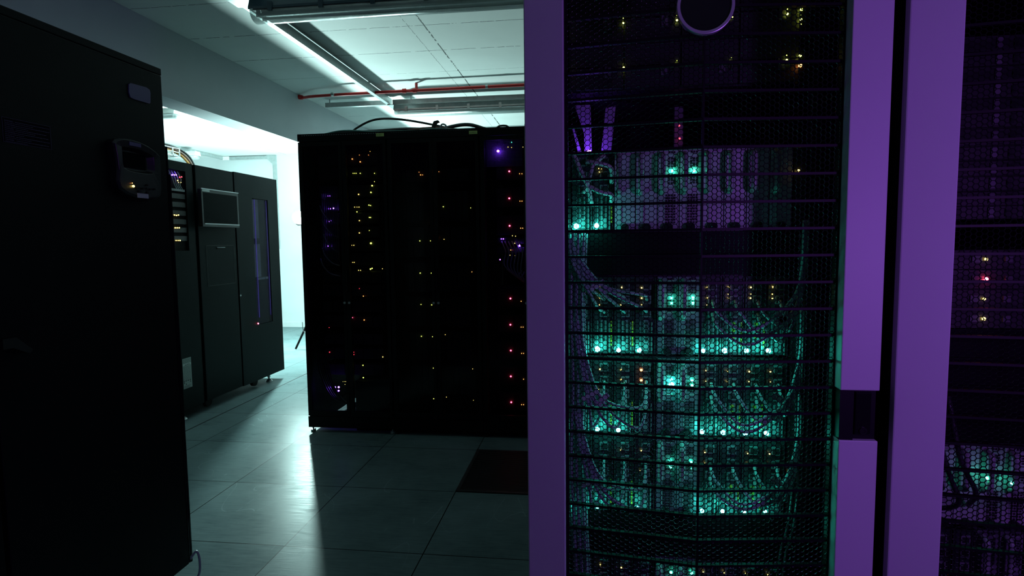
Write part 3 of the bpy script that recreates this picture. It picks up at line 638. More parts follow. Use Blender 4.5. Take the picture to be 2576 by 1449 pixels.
dots3 += [(1289, 593, 3, A_), (1297, 594, 3, A_), (1261, 601, 3, D_), (1266, 601, 3.4, D_), (1290, 612, 2.4, A_), (1295, 612, 3, A_), (1307, 618, 6, V_), (1285, 629, 2.6, O_), (1289, 629, 2.6, W_), (1283, 642, 2.4, A_), (1288, 642, 2.2, A_), (1296, 643, 2.6, A_), (1258, 653, 4, D_)]
for i, dd in enumerate((dots, dots2, dots3)):
    for px, py, r, gl in dd:
        p = at(px, py, Y=YI-(.028 if gl == V_ else .008))
        u = min(units[i], key=lambda q: 0 if q[1] <= p.z <= q[1]+q[2] else min(abs(p.z-q[1]), abs(p.z-q[1]-q[2])))
        led(p, r/1000, gl, u[0])
t = thing('light_block_box', 'black box added to block the bright see-through at the foot of the leftmost black rack', 'blocking box', (.43, 1.3, 0))  # added box, blocks the lit floor showing through the glass doors
MB().box(.31, .56, YR+.07, 1.76, 0, .34).build('casing', 'matt_black', t)
# small inner fittings that catch the violet lights
for i, (xa, za, zb) in enumerate(((.605, 1.16, 1.68), (.607, .24, .62))):
    pass
b = MB()
for k in range(9): b.box(.115+.013*k, .121+.013*k, YI-.03, YI-.024, 1.16, 1.60)
tag(b.build('cable_organiser', 'tab_grey'), 'upright cable fingers lit violet in the leftmost black rack', 'cable organiser')
for k, (dx, z) in enumerate(((0, 1.52), (.012, 1.43), (.02, 1.33), (.006, 1.24), (-.01, 1.17))):
    tag(MB().tube([(.10+dx, YI-.02, z), (.13+dx, YI-.045, z-.05), (.17+dx, YI-.03, z-.10), (.22, YI-.012, z-.12)], .004, 6).build('patch_cable', 'cable_grey', smooth='all'), 'violet-lit patch cable in the leftmost black rack, %s of five from top' % ORD[k], 'cable', 'violet-lit patch cables in the leftmost black rack')
for k in range(6):
    tag(MB().tube([(.045+.012*k, YI-.02, .52), (.07+.02*k, YI-.05, .40-.02*k), (.15+.025*k, YI-.03, .22-.01*k), (.24+.02*k, YI+.2, .12)], .005, 6).build('loose_cable', 'cable_dark', smooth='all'), 'black cable hanging at the foot of the leftmost black rack, %s from the left' % ORD[k], 'cable', 'loose cables at the foot of the leftmost black rack')
for k in range(6):
    x = 1.32+.022*k
    tag(MB().tube([(x, YI-.012, 1.27), (x+.03, YI-.05, 1.20), (x+.02, YI-.05, 1.12-.012*k), (x+.09, YI-.03, 1.05-.015*k), (x+.13, YI-.012, 1.08)], .004, 6).build('patch_cable', 'cable_grey', smooth='all'), 'violet-lit patch cable looping in the right-hand black rack, %s from the left' % ORD[k], 'cable', 'violet-lit patch cables in the right-hand black rack')
# violet-lit perforated liner in the top of the right-hand dark rack
b = MB()
for r_ in range(20):
    for c_ in range(26): b.box(1.228+.009*c_, 1.2345+.009*c_, YI-.007, YI-.006, 1.925-.009*r_-.0065, 1.925-.009*r_)
b.build('perforated_liner', 'pale_strip', None); pl = bpy.data.objects['perforated_liner']
tag(pl, 'perforated plate glowing violet at the top of the right-hand black rack', 'perforated plate')

# cables lying on the roofs of the dark racks
roofc = [('cable_dark', .007, [(.28, 1.0, 1.984), (.36, .95, 2.03), (.5, .93, 2.075), (.68, .95, 2.070), (.95, 1.0, 2.02), (1.08, 1.05, 1.986)], 'black cable arching high over the left and centre racks'),
 ('cable_dark', .012, [(.12, 1.0, 1.99), (.22, .95, 2.0), (.45, .92, 1.995), (.7, .93, 2.005), (.95, .95, 1.995)], 'thick black cable lying along the roof of the leftmost rack'),
 ('cable_teal', .006, [(.15, .90, 1.985), (.3, .88, 2.0), (.5, .9, 1.99), (.66, .9, 1.988), (.85, .9, 1.985)], 'teal cable lying along the roof of the leftmost rack'),
 ('cable_brown', .010, [(.55, .95, 1.99), (.7, .93, 1.998), (.9, .93, 2.005), (1.05, .95, 1.99), (1.15, 1.0, 1.988)], 'reddish brown cable lying on the roof of the centre rack'),
 ('cable_dark', .013, [(.62, 1.1, 1.99), (.75, 1.08, 2.015), (.9, 1.08, 2.0), (1.0, 1.1, 1.992)], 'thick black cable bowed over the centre rack roof, left part'),
 ('cable_dark', .012, [(.9, .95, 1.99), (1.02, .94, 2.016), (1.12, .94, 2.02), (1.22, .95, 1.99)], 'thick black cable bowed over the centre rack roof, right part'),
 ('cable_grey', .006, [(.93, .9, 1.984), (.945, .9, 2.02), (.97, .9, 2.015), (.975, .9, 1.985)], 'pale cable end curling up from the centre rack roof'),
 ('cable_dark', .006, [(1.30, .9, 1.984), (1.32, .9, 1.998), (1.36, .9, 1.998), (1.38, .9, 1.984)], 'small black cable loop on the right-hand rack roof'),
 ('cable_dark', .005, [(1.475, .95, 1.984), (1.48, .95, 2.03), (1.50, .95, 2.07), (1.55, .95, 2.10), (1.7, .95, 2.1)], 'thin black cable rising from the right-hand rack roof beside the silver frame'),
 ('cable_teal', .005, [(.75, .92, 1.984), (.86, .9, 1.995), (.98, .9, 1.99), (1.08, .9, 1.984)], 'teal cable on the roof of the centre rack')]
for m_, r_, pts, lbl in roofc: tag(MB().tube([(x, y, max(z, 1.979+r_)) for x, y, z in pts], r_, 8).build('roof_cable', m_, smooth='all'), lbl, 'cable', 'cables on the roofs of the black racks')
tag(MB().prism([(.858, 1.979), (.895, 1.979), (.905, 2.035), (.925, 2.042), (.915, 2.055), (.885, 2.048)], .92, .945).build('plug', 'rubber', bevel=.004), 'black plug sticking up among the cables on the centre rack', 'plug')

# ---------------------------------------------------------------- silver-trimmed racks with hexagon mesh doors
YS, YM, YC, YE = -1.878, -1.856, -1.883, -1.69     # strip front, mesh edge, mesh crease, equipment face
X0 = 1.766; DXR = .582
XL_, XC_, XR_ = 1.831, 2.046, 2.2585
def hexpanel(xa, ya, xb, yb, z0, z1, pitch=.0084, bar=.00095, th=.0016, clear=None):
    u = np.array([xb-xa, yb-ya]); W = np.linalg.norm(u); u = u/W; nrm = np.array([-u[1], u[0]])
    cx = pitch*.8660254; R = pitch/math.sqrt(3); ri = R*(pitch-bar)/pitch
    nc = int(W/cx); nr = int((z1-z0)/pitch)
    i, j = np.meshgrid(np.arange(nc), np.arange(nr)); i = i.ravel(); j = j.ravel()
    cu = R+i*cx; cz = z0+pitch*(.5+j+.5*(i % 2)); an = np.arange(6)*math.pi/3
    if clear is not None:
        X = xa+u[0]*cu; k = (X-clear[0])**2+(cz-clear[1])**2 > clear[2]**2; cu, cz = cu[k], cz[k]
    N = len(cu); V = np.zeros((N, 18, 3))
    for q, (r, o) in enumerate(((R, 0), (ri, 0), (ri, th))):
        uu = cu[:, None]+r*np.cos(an); zz = cz[:, None]+r*np.sin(an)
        V[:, q*6:q*6+6, 0] = xa+u[0]*uu+nrm[0]*o; V[:, q*6:q*6+6, 1] = ya+u[1]*uu+nrm[1]*o; V[:, q*6:q*6+6, 2] = zz
    fl = []
    for a in range(6): b = (a+1) % 6; fl += [(a, b, 6+b, 6+a), (6+a, 6+b, 12+b, 12+a)]
    Fc = (np.arange(N)[:, None, None]*18+np.array(fl)[None]).reshape(-1, 4)
    return V.reshape(-1, 3), Fc
def np_mesh(name, V, Fc, m, parent, off):
    me = bpy.data.meshes.new(name); V = V-np.array(off)
    me.vertices.add(len(V)); me.vertices.foreach_set('co', V.ravel().astype(np.float32))
    me.loops.add(Fc.size); me.loops.foreach_set('vertex_index', Fc.ravel().astype(np.int32))
    me.polygons.add(len(Fc)); me.polygons.foreach_set('loop_start', np.arange(0, Fc.size, 4, dtype=np.int32))
    me.polygons.foreach_set('loop_total', np.full(len(Fc), 4, dtype=np.int32)); me.update(); me.validate()
    me.materials.append(MT[m]); me.materials.append(MT['mesh_edge'])
    me.polygons.foreach_set('material_index', (np.arange(len(Fc)) % 2).astype(np.int32))
    o = bpy.data.objects.new(name, me); C.objects.link(o); o.parent = parent; return o

BZ = at(1775, 14, Y=YC-.006)                       # the round badge
def silver_rack():
    t = thing('server_rack', 'tall server rack with silver edge strips, round badge and mesh door glowing cyan', 'server rack', (2.04, -1.35, 0), 'racks with silver strips and mesh doors')
    f = MB()
    for x in (X0, X0+.552-.022): f.box(x, x+.022, -1.84, -1.74, .06, 1.96).box(x, x+.022, -.95, -.85, .06, 1.96)
    f.box(X0, X0+.552, -1.84, -.85, .02, .08)
    f.build('frame', 'black_paint', t)
    MB().box(X0, X0+.552, -1.84, -.85, 1.96, 2.0).build('roof', 'black_paint', t)
    for x in (X0, X0+.550): MB().box(x, x+.002, -1.74, -.95, .08, 1.96).build('side_panel', 'matt_black', t)
    MB().box(X0+.022, X0+.53, -.87, -.865, .08, 1.96).build('back_panel', 'matt_black', t)
    for x in (1.800, 2.272):
        r = MB()
        r.box(x, x+.012, YE+.004, YE+.02, .1, 1.95)
        r.build('mounting_rail', 'server_grey', t)
    d = MB().box(X0, X0+.552, -1.845, -1.84, .05, .10).box(X0, X0+.552, -1.845, -1.84, 1.93, 1.97)
    d.box(XL_-.002, XL_+.006, YM, -1.84, .06, 1.96).box(XR_-.001, XR_+.002, YM+.001, -1.84, .06, 1.96)
    d = d.build('door', 'rib_black', t)
    for a in ((XL_+.004, YM, XC_, YC), (XC_, YC, XR_, YM)):
        V, Fc = hexpanel(*a, .30, 1.88, clear=(BZ.x, BZ.z, .034)); np_mesh('mesh_panel', V, Fc, 'mesh_black', d, wl(d))
    m = MB()
    for z0, z1 in ((.08, .30), (1.88, 1.94)): m.prism([(XL_, YM), (XC_, YC), (XR_, YM), (XR_, YM+.002), (XC_, YC+.002), (XL_, YM+.002)], z0, z1, 'z')
    m.build('kick_plate', 'rib_black', d)
    zc = at(1765, 87, Y=YC).z; zb = at(1765, 1362, Y=YC).z; st = (zc-zb)/19
    for k in range(-7, 28):
        z = zc-k*st
        if z < .31 or z > 1.87: continue
        m = MB().prism([(XL_, YM-.0022), (XC_, YC-.0022), (XR_, YM-.0022), (XR_, YM+.0055), (XC_, YC+.0055), (XL_, YM+.0055)], z-.0020, z+.0020, 'z')
        m.build('cross_bar', 'rib_black', d)
    MB().box(XC_-.0016, XC_+.0016, YC-.001, YC+.006, .30, 1.88).build('centre_rib', 'rib_black', d)
    MB().prism([(X0, YS+.018), (XL_, YS-.004), (XL_, -1.845), (X0, -1.845)], .05, 1.97, 'z').build('edge_strip', 'silver_paint', d, bevel=.002)
    MB().box(2.2605, 2.318, YS, -1.845, 1.0335, 1.97).build('edge_strip', 'silver_paint', d, bevel=.0015)
    MB().box(2.2605, 2.318, YS, -1.845, .05, .9535).build('edge_strip', 'silver_paint', d, bevel=.0015)
    h = MB().box(2.2615, 2.317, YS+.010, -1.845, .9535, 1.0335).box(2.2615, 2.282, YS+.003, YS+.010, .9535, 1.0335).build('latch', 'rib_black', d)
    MB().box(2.2845, 2.3085, YS+.0035, YS+.010, .962, 1.030).build('latch_lever', 'gloss_black', d, bevel=.002)
    MB().ring((2.297, .9685), .0028, .0058, YS+.0015, YS+.0035, 'y', 24).cyl((2.297, .9685), .0026, YS+.002, YS+.0035, 'y', 16).build('lock_cylinder', 'rib_black', d)
    MB().ring((BZ.x, BZ.z), .0375, .0425, YC-.009, YC+.001, 'y', 72).build('badge_ring', 'aluminium', d, bevel=.0008, label='silver badge ring')
    MB().cyl((BZ.x, BZ.z), .0376, YC-.0055, YC-.001, 'y', 64).build('badge_disc', 'gloss_black', d)
    return t
def copy_tree(o, parent=None):
    c = o.copy(); C.objects.link(c); c.parent = parent
    for ch in list(o.children): copy_tree(ch, c)
    return c
rack_a = silver_rack()
rack_b = copy_tree(rack_a); rack_b.location.x += DXR
rack_b['label'] = 'second silver-edged rack with a dark mesh door, cut by the right edge of the picture'

# --- storage servers at the top of the first rack
def drive_server(z0, label, dx=0):
    t = thing('storage_server', label, 'server', (2.04+dx, YE, z0), 'storage servers at the top of the cyan-lit rack')
    MB().box(1.825+dx, 2.255+dx, YE+.01, YE+.55, z0, z0+.086).build('case', 'server_grey', t)
    for xa in (1.812+dx, 2.250+dx): MB().box(xa, xa+.02, YE-.004, YE+.01, z0, z0+.086).build('rack_ear', 'black_paint', t)
    for k in range(4):
        for j in range(2):
            x = 1.835+dx+k*.1035; z = z0+.003+j*.041
            d = MB().box(x, x+.1005, YE-.001, YE+.01, z, z+.038).build('drive_carrier', 'server_grey', t)
            if j == 0:
                MB().ring((x+.079, z+.030), .009, .0118, YE-.004, YE-.001, 'y', 20).build('drive_latch', 'server_grey', d)
                MB().box(x+.066, x+.077, YE-.0035, YE-.001, z+.020, z+.040).build('latch_tab', 'tab_grey', d, label='pale latch tab')
    return t
s1 = drive_server(1.640, 'upper storage server behind the round badge, yellow-green lights in a row')
s2 = drive_server(1.553, 'lower storage server under the round badge, orange light at its right end')
for s, ll in ((s1, ((1421, 60, 1.0), (1421, 83, 2.4), (1568, 46, .8), (1568, 58, 1.8), (1703, 39, .8), (1703, 51, 1.9), (1843, 43, 1.0), (1981, 23, .8), (1981, 35, 2.0), (2016, 24, 2.4), (2016, 37, 1.0), (2015, 49, 2.0), (2015, 61, .9), (1421, 94, 1.0))),
              (s2, ((1421, 169, 2.3), (1421, 182, 1.0), (1421, 204, 1.0), (1568, 158, .8), (1569, 170, 1.9), (1703, 153, 1.1), (1840, 146, .8), (1840, 156, .6), (1979, 139, .8), (1979, 151, 2.0), (2013, 140, 2.4), (2013, 152, 1.0)))):
    for px, py, r in ll: led(at(px, py, Y=YE-.006), r/1000, 'glow_yellow', s)
led(at(1421, 194, Y=YE-.006), .0021, 'glow_orange', s2, 'orange warning light'); led(at(2013, 165, Y=YE-.006), .0032, 'glow_orange', s2, 'orange warning light')

# --- open bay with the violet-lit cable arm
t = thing('cable_bracket', 'pale cable bracket glowing violet under the storage servers', 'bracket', (1.88, -1.6, 1.44))
MB().prism([(1.843, 1.548), (1.875, 1.548), (1.878, 1.445), (1.863, 1.445), (1.862, 1.49)], -1.60, -1.597).build('bracket_plate', 'steel_plate', t)
MB().prism([(1.905, 1.535), (1.925, 1.54), (1.916, 1.45), (1.896, 1.446)], -1.62, -1.617).build('bracket_plate', 'steel_plate', t)
MB().prism([(1.838, 1.50), (1.842, 1.50), (1.86, 1.44), (1.852, 1.44)], -1.61, -1.606).build('bracket_plate', 'steel_plate', t)
led((1.872, -1.635, 1.447), .005, 'glow_violet', t); led((2.052, -1.60, 1.50), .002, 'glow_dimred', t, 'small red light'); led((2.054, -1.595, 1.475), .002, 'glow_dimred', t)
MB().box(2.045, 2.062, -1.585, -1.58, 1.445, 1.54).build('side_plate', 'pale_strip', t)
MB().box(1.825, 2.255, -1.40, -1.395, 1.443, 1.55).build('rear_plate', 'matt_black', t)

# --- blade chassis
SX = [1.838+.0405*i for i in range(10)]
def grid(mb, x0, x1, z0, z1, nx, nz, y):
    px, pz = (x1-x0)/nx, (z1-z0)/nz
    for i in range(nx):
        for j in range(nz): mb.box(x0+i*px+.0006, x0+(i+1)*px-.0006, y-.0004, y, z0+j*pz+.0006, z0+(j+1)*pz-.0006)
    return mb
def dhandle(x, z0, z1, par, y=YE, out=.020):
    m = MB().tube([(x, y, z1), (x-.001, y-out*.8, z1-.004), (x-.001, y-out, z1-.014), (x-.001, y-out, z0+.014), (x-.001, y-out*.8, z0+.004), (x, y, z0)], .0052, 10, 4)
    return m.build('pull_handle', 'handle_grey', par, smooth='all')
def chassis(zt, kind, label, slots=range(10), dx=0, grp='blade chassis behind the mesh doors'):
    t = thing('blade_chassis', label, 'server', (2.04+dx, YE, zt-.155), grp)
    MB().box(1.822+dx, 2.256+dx, YE+.014, YE+.60, zt-.155, zt).build('case', 'server_grey', t)
    for xa in (1.815+dx, 2.2445+dx): MB().box(xa, xa+.0215, YE, YE+.014, zt-.155, zt).build('rack_ear', 'server_grey', t)
    mods = {}
    for i in slots:
        x = SX[i]+dx; ctl = i in (4, 5)
        silver = ctl or (kind == 'silver' and i > 1)
        m = MB().box(x+.0008, x+.0397, YE, YE+.014, zt-.152, zt-.002)
        if silver:
            md = m.build('blade_module', 'steel_plate' if kind == 'silver' else 'steel_dim', t, bevel=.0008)
            dhandle(x+.009, zt-.082, zt-.010, md)
            for a, b in (((.019, .032), (-.0115, -.009)), ((.019, .032), (-.073, -.0705))): MB().box(x+a[0], x+a[1], YE-.0012, YE, zt+b[0], zt+b[1]).build('raised_trim', 'handle_grey', md)
            MB().prism([(x+.012, zt-.095), (x+.014, zt-.095), (x+.014, zt-.135), (x+.012, zt-.135)], YE-.001, YE).build('raised_groove', 'handle_grey', md)
            if ctl:
                g = MB(); grid(g, x+.018, x+.034, zt-.035, zt-.016, 3, 4, YE-.0002); grid(g, x+.018, x+.034, zt-.066, zt-.046, 3, 4, YE-.0002)
                grid(g, x+.014, x+.034, zt-.140, zt-.084, 4, 11, YE-.0002); grid(g, x+.019, x+.033, zt-.009, zt-.004, 3, 1, YE-.0002)
                g.build('vent_grille', 'port_black', md)
            MB().cyl((x+.020, zt-.146), .0075, YE-.012, YE, 'y', 18).build('thumb_screw', 'rubber', md)
        else:
            for a, z0, z1, dpt in ((.0012, -.150, -.004, .0022), (.0135, -.072, -.006, .0015), (.0372, -.150, -.004, .0022)):
                m.box(x+a, x+a+.0013, YE-dpt, YE, zt+z0, zt+z1)
            md = m.build('blade_module', 'blade_dark', t)
            p = MB()
            for z0 in (-.026, -.052, -.078): p.box(x+.014, x+.030, YE-.003, YE, zt+z0-.002, zt+z0+.014)
            p.build('port_block', 'pale_strip', md)
            p = MB()
            for z0 in (-.026, -.052, -.078): p.box(x+.016, x+.028, YE-.0034, YE-.003, zt+z0, zt+z0+.011)
            grid(p, x+.018, x+.024, zt-.128, zt-.088, 1, 5, YE-.0024); grid(p, x+.031, x+.036, zt-.084, zt-.010, 2, 12, YE-.0004)
            p.build('ports', 'port_black', md)
            MB().box(x+.0155, x+.0265, YE-.002, YE, zt-.146, zt-.086).box(x+.009, x+.0105, YE-.002, YE, zt-.146, zt-.086).box(x+.031, x+.033, YE-.003, YE, zt-.15, zt-.09).build('pale_panel', 'pale_strip', md)
            if i % 3 != 0:
                c = MB()
                for k in range(8): c.box(x+.0345, x+.0370, YE-.0026, YE, zt-.088-.0062*k-.0045, zt-.088-.0062*k)
                if i > 5:
                    for k in range(3): c.cyl((x+.021, zt-.092-.012*k), .0035, YE-.0034, YE-.0022, 'y', 10)
                c.build('contact_strip', 'ochre_strip', md, label='yellow contact strip')
            MB().prism([(x+.0098, zt-.1475), (x+.0120, zt-.1465), (x+.0165, zt-.1535), (x+.0150, zt-.1550)], YE-.010, YE-.004).build('release_lever', 'chrome', md)
            MB().ring((x+.006, zt-.143), .0048, .0062, YE-.003, YE, 'y', 16).build('light_collar', 'pale_strip', md)
        mods[i] = md
    return t, mods
def add(ch, ll, glow, y=YE-.004):
    t, mods = ch
    for px, py, r in ll:
        p = at(px, py, Y=y-r/1000*.3); i = int((p.x-SX[0])/.0405); i = max(0, min(9, i))
        led(p, r/1000*(1.25 if glow == CB else .85 if glow == AM else 1), glow, mods.get(i, t))
CB, CG, AM = 'glow_cyan', 'glow_green', 'glow_amber'
chA = chassis(1.441, 'silver', 'blade chassis with bare silver modules lit violet, topmost of the lit stack')
add(chA, [(1450, 569, 4.2), (1501, 567, 4.2)], CB, YE-.020); add(chA, [(1692, 430, 2.8), (1746, 429, 2.8)], CG)
add(chA, [(1507, 424, 1.4), (1507, 433, 1.4), (1513, 424, 1.2)], AM)
chB = chassis(1.203, 'dark', 'cyan-lit blade chassis with seven lights in a row, second of the lit stack')
add(chB, [(1503, 878, 4.4), (1556, 880, 3.8), (1608, 881, 3.7), (1770, 882, 3.6), (1823, 882, 4.0), (1878, 882, 3.5), (1933, 882, 3.7)], CB, YE-.020)
add(chB, [(1690, 750, 2.6), (1690, 763, 2.6), (1743, 750, 3.2), (1743, 763, 2.7)], CG)
add(chB, [(1508, 722, 1.3), (1564, 723, 1.7), (1614, 724, 1.7), (1508, 749, 1.5), (1614, 750, 1.8), (1507, 740, 1.1), (1508, 767, 1.1), (1562, 767, 1.3), (1614, 767, 1.2), (1778, 723, 1.7), (1833, 722, 1.6), (1889, 723, 1.8), (1944, 722, 2), (1779, 750, 1.7), (1832, 750, 1.6), (1888, 750, 1.7), (1943, 750, 1.8), (1832, 740, 1), (1889, 740, 1), (1943, 740, 1.2), (1778, 767, 1)], AM)
chC = chassis(1.044, 'dark', 'cyan-lit blade chassis with the brightest centre light, third of the lit stack')
add(chC, [(1503, 1080, 3.5), (1555, 1081, 3.9), (1766, 1086, 3.6), (1819, 1088, 3.6), (1875, 1091, 3.1), (1928, 1090, 3.7)], CB, YE-.020)
add(chC, [(1689, 968, 4.4)], 'glow_cyan'); add(chC, [(1689, 955, 2.6), (1741, 958, 2.6), (1741, 970, 2.6)], CG)
add(chC, [(1509, 929, 1.7), (1562, 930, 1.7), (1562, 955, 1.7), (1775, 933, 1.8), (1829, 934, 1.7), (1885, 935, 1.8), (1938, 935, 1.8), (1775, 960, 1.8), (1828, 960, 1.7), (1884, 960, 1.2), (1938, 960, 1.4), (1506, 979, .9)], AM)
add(chC, [(1613, 931, 2.4), (1613, 957, 2.4)], 'glow_orange')
chD = chassis(.886, 'dark', 'cyan-lit blade chassis above the dark blank panels, fourth of the lit stack')
add(chD, [(1454, 1273, 3.1), (1503, 1275, 2.7), (1556, 1275, 1.4), (1606, 1277, 2.7), (1766, 1285, 3.2), (1817, 1286, 3.2), (1872, 1287, 2.9), (1925, 1287, 2.6)], CB, YE-.020)
add(chD, [(1687, 1162, 2.6), (1687, 1175, 2.3), (1739, 1163, 2.2), (1739, 1178, 1.4)], CG)
add(chD, [(1459, 1130, 1.2), (1562, 1132, 1.6), (1613, 1134, 1.4), (1773, 1139, 1.7), (1881, 1141, 1.4), (1936, 1142, 1.6), (1773, 1166, 1.5), (1881, 1167, 1.3), (1935, 1168, 1), (1610, 1184, .8)], AM)
chE = chassis(.643, 'dark', 'blade chassis with yellow lights at the very bottom of the picture, below the blank panels')
add(chE, [(1510, 1422, 1.8), (1563, 1428, 1.6), (1769, 1440, 1.8), (1821, 1441, 1.6), (1876, 1443, 1.6), (1932, 1446, 1.5)], AM)
add(chE, [(1688, 1440, 2.4), (1740, 1442, 2.4)], CG)
e_ = at(2009, 429, Y=YE-.004); led(e_, .0022, AM, chA[0]); led(at(1990, 1187, Y=YE-.004), .0024, AM, chD[0])
for n, (z0, z1) in enumerate(((1.2445, 1.285), (1.204, 1.2435), (.688, .730), (.645, .687))):
    t = thing('blank_panel', 'black blank filler panel, %s of the pair %s' % (('upper', 'lower')[n % 2], ('between the silver and dark blade chassis', 'between the two lowest blade chassis')[n // 2]), 'panel', (2.04, YE, z0), 'blank panels in the cyan-lit rack')
    MB().box(1.815, 2.266, YE-.001, YE+.006, z0, z1).build('plate', 'black_paint', t)
    for x in (1.823, 2.258):
        for z in (z0+.01, z1-.01): MB().cyl((x, z), .0032, YE-.003, YE-.001, 'y', 10).build('screw', 'aluminium', t)

# --- cables in front of the blades
def cable(pts, r, m_, label, grp, tagp=None):
    o = tag(MB().tube(pts, r, 8, 5).build('network_cable', m_, smooth='all'), label, 'cable', grp)
    if tagp:
        (cx, cy, cz), an, ln, wd = tagp
        q = [(cx+math.cos(an)*u*ln/2-math.sin(an)*v*wd/2, cz+math.sin(an)*u*ln/2+math.cos(an)*v*wd/2) for u, v in ((-1, -1), (1, -1), (1, 1), (-1, 1))]
        MB().prism(q, cy, cy+.0006).build('label_flag', 'tag_white', o, label='pale label flag')
    return o
names = {'B': 'second', 'C': 'third', 'D': 'fourth'}
n_ = 0
for key, zt in (('B', 1.203), ('C', 1.044), ('D', .886)):
    for j, i in enumerate((1, 2, 3)):
        for row in range(2):
            zp = zt-(.046 if row == 0 else .071); xp = SX[i]+.022; jx, jz = rnd.uniform(-.003, .003), rnd.uniform(-.008, .008)
            if key == 'B': pts = [(1.836+jx, YE-.040, 1.275), (1.842+.006*j, YE-.050, 1.235+jz), (1.86+.014*i+jx, YE-.052, 1.19+jz-.012*row), (xp-.012, YE-.034, zp+.012), (xp, YE-.003, zp)]
            else: pts = [(1.846+.004*j+jx, YE-.035, zt+.085), (1.850+.006*j, YE-.048, zt+.02+jz), (1.872+.012*j, YE-.052, zt-.055-.02*row-.006*(3-j)+jz), (xp-.022, YE-.045, zp-.042-.014*row), (xp-.004, YE-.030, zp-.026), (xp, YE-.003, zp)]
            tg = None
            if (key, i, row) in (('B', 2, 0), ('C', 3, 1), ('D', 1, 0), ('C', 1, 0)): tg = ((pts[2][0], pts[2][1]-.004, pts[2][2]+.006), .5+.3*row, .030, .009)
            cable(pts, .0030, 'cable_grey', 'grey cable from the left bundle into %s blade of %s chassis, %s one' % (ORD[i], names[key], ('upper', 'lower')[row]), 'network cables on the left of the blade chassis', tg)
    for j, i in enumerate((6, 7, 8, 9)):
        for row in range(2 if i != 7 else 1):
            zp = zt-(.048 if row == 0 else .073); xp = SX[i]+.022; jx, jz = rnd.uniform(-.004, .004), rnd.uniform(-.01, .01)
            zs_ = zt-.098-.012*row+jz-.006*(9-i)*.4
            pts = [(xp, YE-.003, zp), (xp+.004, YE-.030, zp-.020), (xp+.025+.006*(9-i), YE-.045, zs_), (min(2.222, xp+.085), YE-.046, zs_+.012+.008*j), (2.240+jx, YE-.040, zt-.045+jz), (2.252+.006*row, YE-.036, zt+.02), (2.256+jx, YE-.034, zt+.10)]
            if i == 9: pts = [(xp, YE-.003, zp), (xp+.002, YE-.030, zp-.025), (xp+.008, YE-.045, zs_+.025), (2.248, YE-.04, zt-.04), (2.256, YE-.036, zt+.02), (2.258+jx, YE-.034, zt+.1)]
            tg = None
            if (key, i, row) in (('C', 8, 0), ('D', 9, 1), ('B', 7, 0), ('D', 8, 0), ('B', 8, 1)): tg = ((pts[3][0]-.01, pts[3][1]-.004, pts[3][2]+.012), -.7+1.2*row, .022, .012)
            cable(pts, .0030, 'cable_grey', 'grey cable from %s blade of %s chassis up to the right bundle, %s one' % (ORD[i], names[key], ('upper', 'lower')[row]), 'network cables on the right of the blade chassis', tg)
for k in range(7):
    x = 1.832+.0052*k+rnd.uniform(-.001, .001); y = YE-.030-.010*(k % 2)
    cable([(x+.004, y, 1.285), (x, y, 1.15), (x+.003, y-.004, 1.0), (x-.001, y, .86), (x+.004, y, .72), (x+.010, y+.004, .60), (x+.012, y, .45)], .0030, 'cable_grey', 'upright grey cable in the left bundle beside the blades, %s from the left' % ORD[k], 'upright cables of the left bundle')
for k in range(5):
    x = 2.249+.0062*k; y = YE-.028-.010*(k % 2)
    cable([(x+.006, y, 1.29), (x+.002, y, 1.15), (x, y-.004, 1.0), (x+.002, y, .86), (x-.006, y, .74), (x-.020, y+.004, .66), (x-.028, y, .5)], .0032, 'cable_dark', 'upright dark cable in the right bundle beside the blades, %s from the left' % ORD[k], 'upright cables of the right bundle')
for k, (pts, r_) in enumerate((([(1.842, YE-.03, 1.435), (1.856, YE-.04, 1.40), (1.870, YE-.035, 1.37), (1.876, YE-.02, 1.34)], .0042), ([(1.90, YE-.02, 1.43), (1.88, YE-.04, 1.41), (1.872, YE-.04, 1.385), (1.862, YE-.03, 1.36)], .0038), ([(1.866, YE-.03, 1.418), (1.892, YE-.04, 1.412), (1.912, YE-.03, 1.404), (1.914, YE-.01, 1.38)], .0042), ([(1.872, YE-.03, 1.372), (1.892, YE-.04, 1.36), (1.912, YE-.03, 1.356), (1.914, YE-.01, 1.345)], .0042))):
    cable(pts, r_, 'tag_white', 'short pale cable plugged into the left end of the silver blade chassis, %s from top' % ORD[k], 'short pale cables at the silver blade chassis')

# --- contents of the second silver-edged rack
zr = [at(2530, y, Y=YE).z for y in (85, 128, 165, 203, 246, 278, 320, 365, 401, 441, 479, 516, 550)]
for k in range(len(zr)-1):
    z1, z0 = zr[k]-.0012, zr[k+1]
    t = thing('rack_server', 'thin dark server with pale latch tabs in the second mesh-door rack, %s from the top' % ORD[k], 'server', (2.622, YE, z0), 'thin servers in the second mesh-door rack')
    MB().box(2.404, 2.838, YE+.008, YE+.6, z0, z1).box(2.410, 2.83, YE, YE+.008, z0+.001, z1-.001).build('case', 'server_grey', t)
    zc = (z0+z1)/2
    MB().box(2.572, 2.582, YE-.003, YE, zc-.009, zc+.009).build('latch_tab', 'tab_grey', t, label='pale latch tab')
    MB().box(2.600, 2.606, YE-.003, YE, zc-.007, zc+.006).build('side_tab', 'bezel', t)
    MB().box(2.508, 2.528, YE-.002, YE, zc-.010, zc+.010).build('vent', 'port_black', t)
zr = [at(2480, y, Y=YE).z for y in (627, 677, 727, 777, 827)]
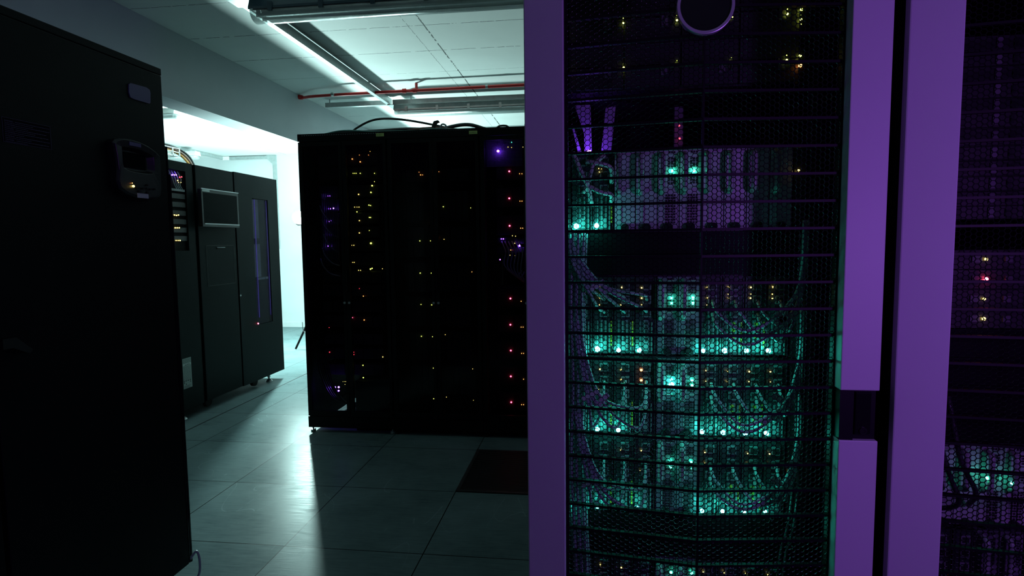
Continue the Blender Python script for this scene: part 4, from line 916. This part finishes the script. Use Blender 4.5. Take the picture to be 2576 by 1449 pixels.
for k in range(4):
    z1, z0 = zr[k]-.0012, zr[k+1]; col = ('yellow', 'red', 'pale yellow', 'bright yellow')[k]
    t = thing('rack_server', 'dark server with one %s light in the second mesh-door rack, %s of four' % (col, ORD[k]), 'server', (2.622, YE, z0), 'lit servers in the second mesh-door rack')
    MB().box(2.404, 2.838, YE+.008, YE+.6, z0, z1).box(2.410, 2.83, YE, YE+.008, z0+.001, z1-.001).build('case', 'server_grey', t)
    p = at((2481, 2481, 2476, 2475)[k], (652, 702, 752, 802)[k], Y=YE-.004)
    led(p, (.0028, .0032, .0024, .0032)[k], ('glow_amber', 'glow_red', 'glow_amber', 'glow_amber')[k], t)
    MB().box(p.x-.022, p.x-.006, YE-.003, YE, p.z-.006, p.z+.006).build('latch_tab', 'tab_grey', t, label='pale latch tab')
    MB().box(p.x+.032, p.x+.044, YE-.003, YE, p.z-.006, p.z+.005).build('latch_tab', 'tab_grey', t)
z_ = zr[-1]
for k in range(4):
    z1, z0 = z_-.001-.052*k, z_-.052*(k+1)
    t = thing('blank_panel', 'dark blank panel in the second mesh-door rack below the lit servers, %s from top' % ORD[k], 'panel', (2.622, YE, z0), 'blank panels in the second mesh-door rack')
    MB().box(2.397, 2.848, YE, YE+.006, z0, z1).build('plate', 'black_paint', t)
    for xs_ in (2.405, 2.84): MB().cyl((xs_, (z0+z1)/2), .0032, YE-.002, YE, 'y', 10).build('screw', 'aluminium', t)
zt = at(2480, 1120, Y=YE).z
chF = chassis(zt, 'silver', 'silver blade chassis with green-lit handles in the second mesh-door rack', dx=DXR)
for x, z in ((SX[4]+DXR+.002, zt-.055), (SX[5]+DXR+.003, zt-.062), (SX[2]+DXR+.003, zt-.06)): led((x, YE-.018, z), .003, CG, chF[0])
chG = chassis(zt-.16, 'dark', 'unlit blade chassis below the silver one in the second mesh-door rack', dx=DXR)
for k, pts in enumerate(([(2.50, YE-.04, zt+.10), (2.52, YE-.05, zt-.01), (2.55, YE-.045, zt-.07), (2.56, YE-.01, zt-.11)], [(2.47, YE-.04, zt+.08), (2.50, YE-.05, zt-.03), (2.52, YE-.05, zt-.09), (2.50, YE-.01, zt-.12)])):
    cable(pts, .0045, 'cable_dark', 'thick black cable crossing the green-lit blades in the second mesh-door rack, %s' % ('right one', 'left one')[k], 'black cables in the second mesh-door rack')
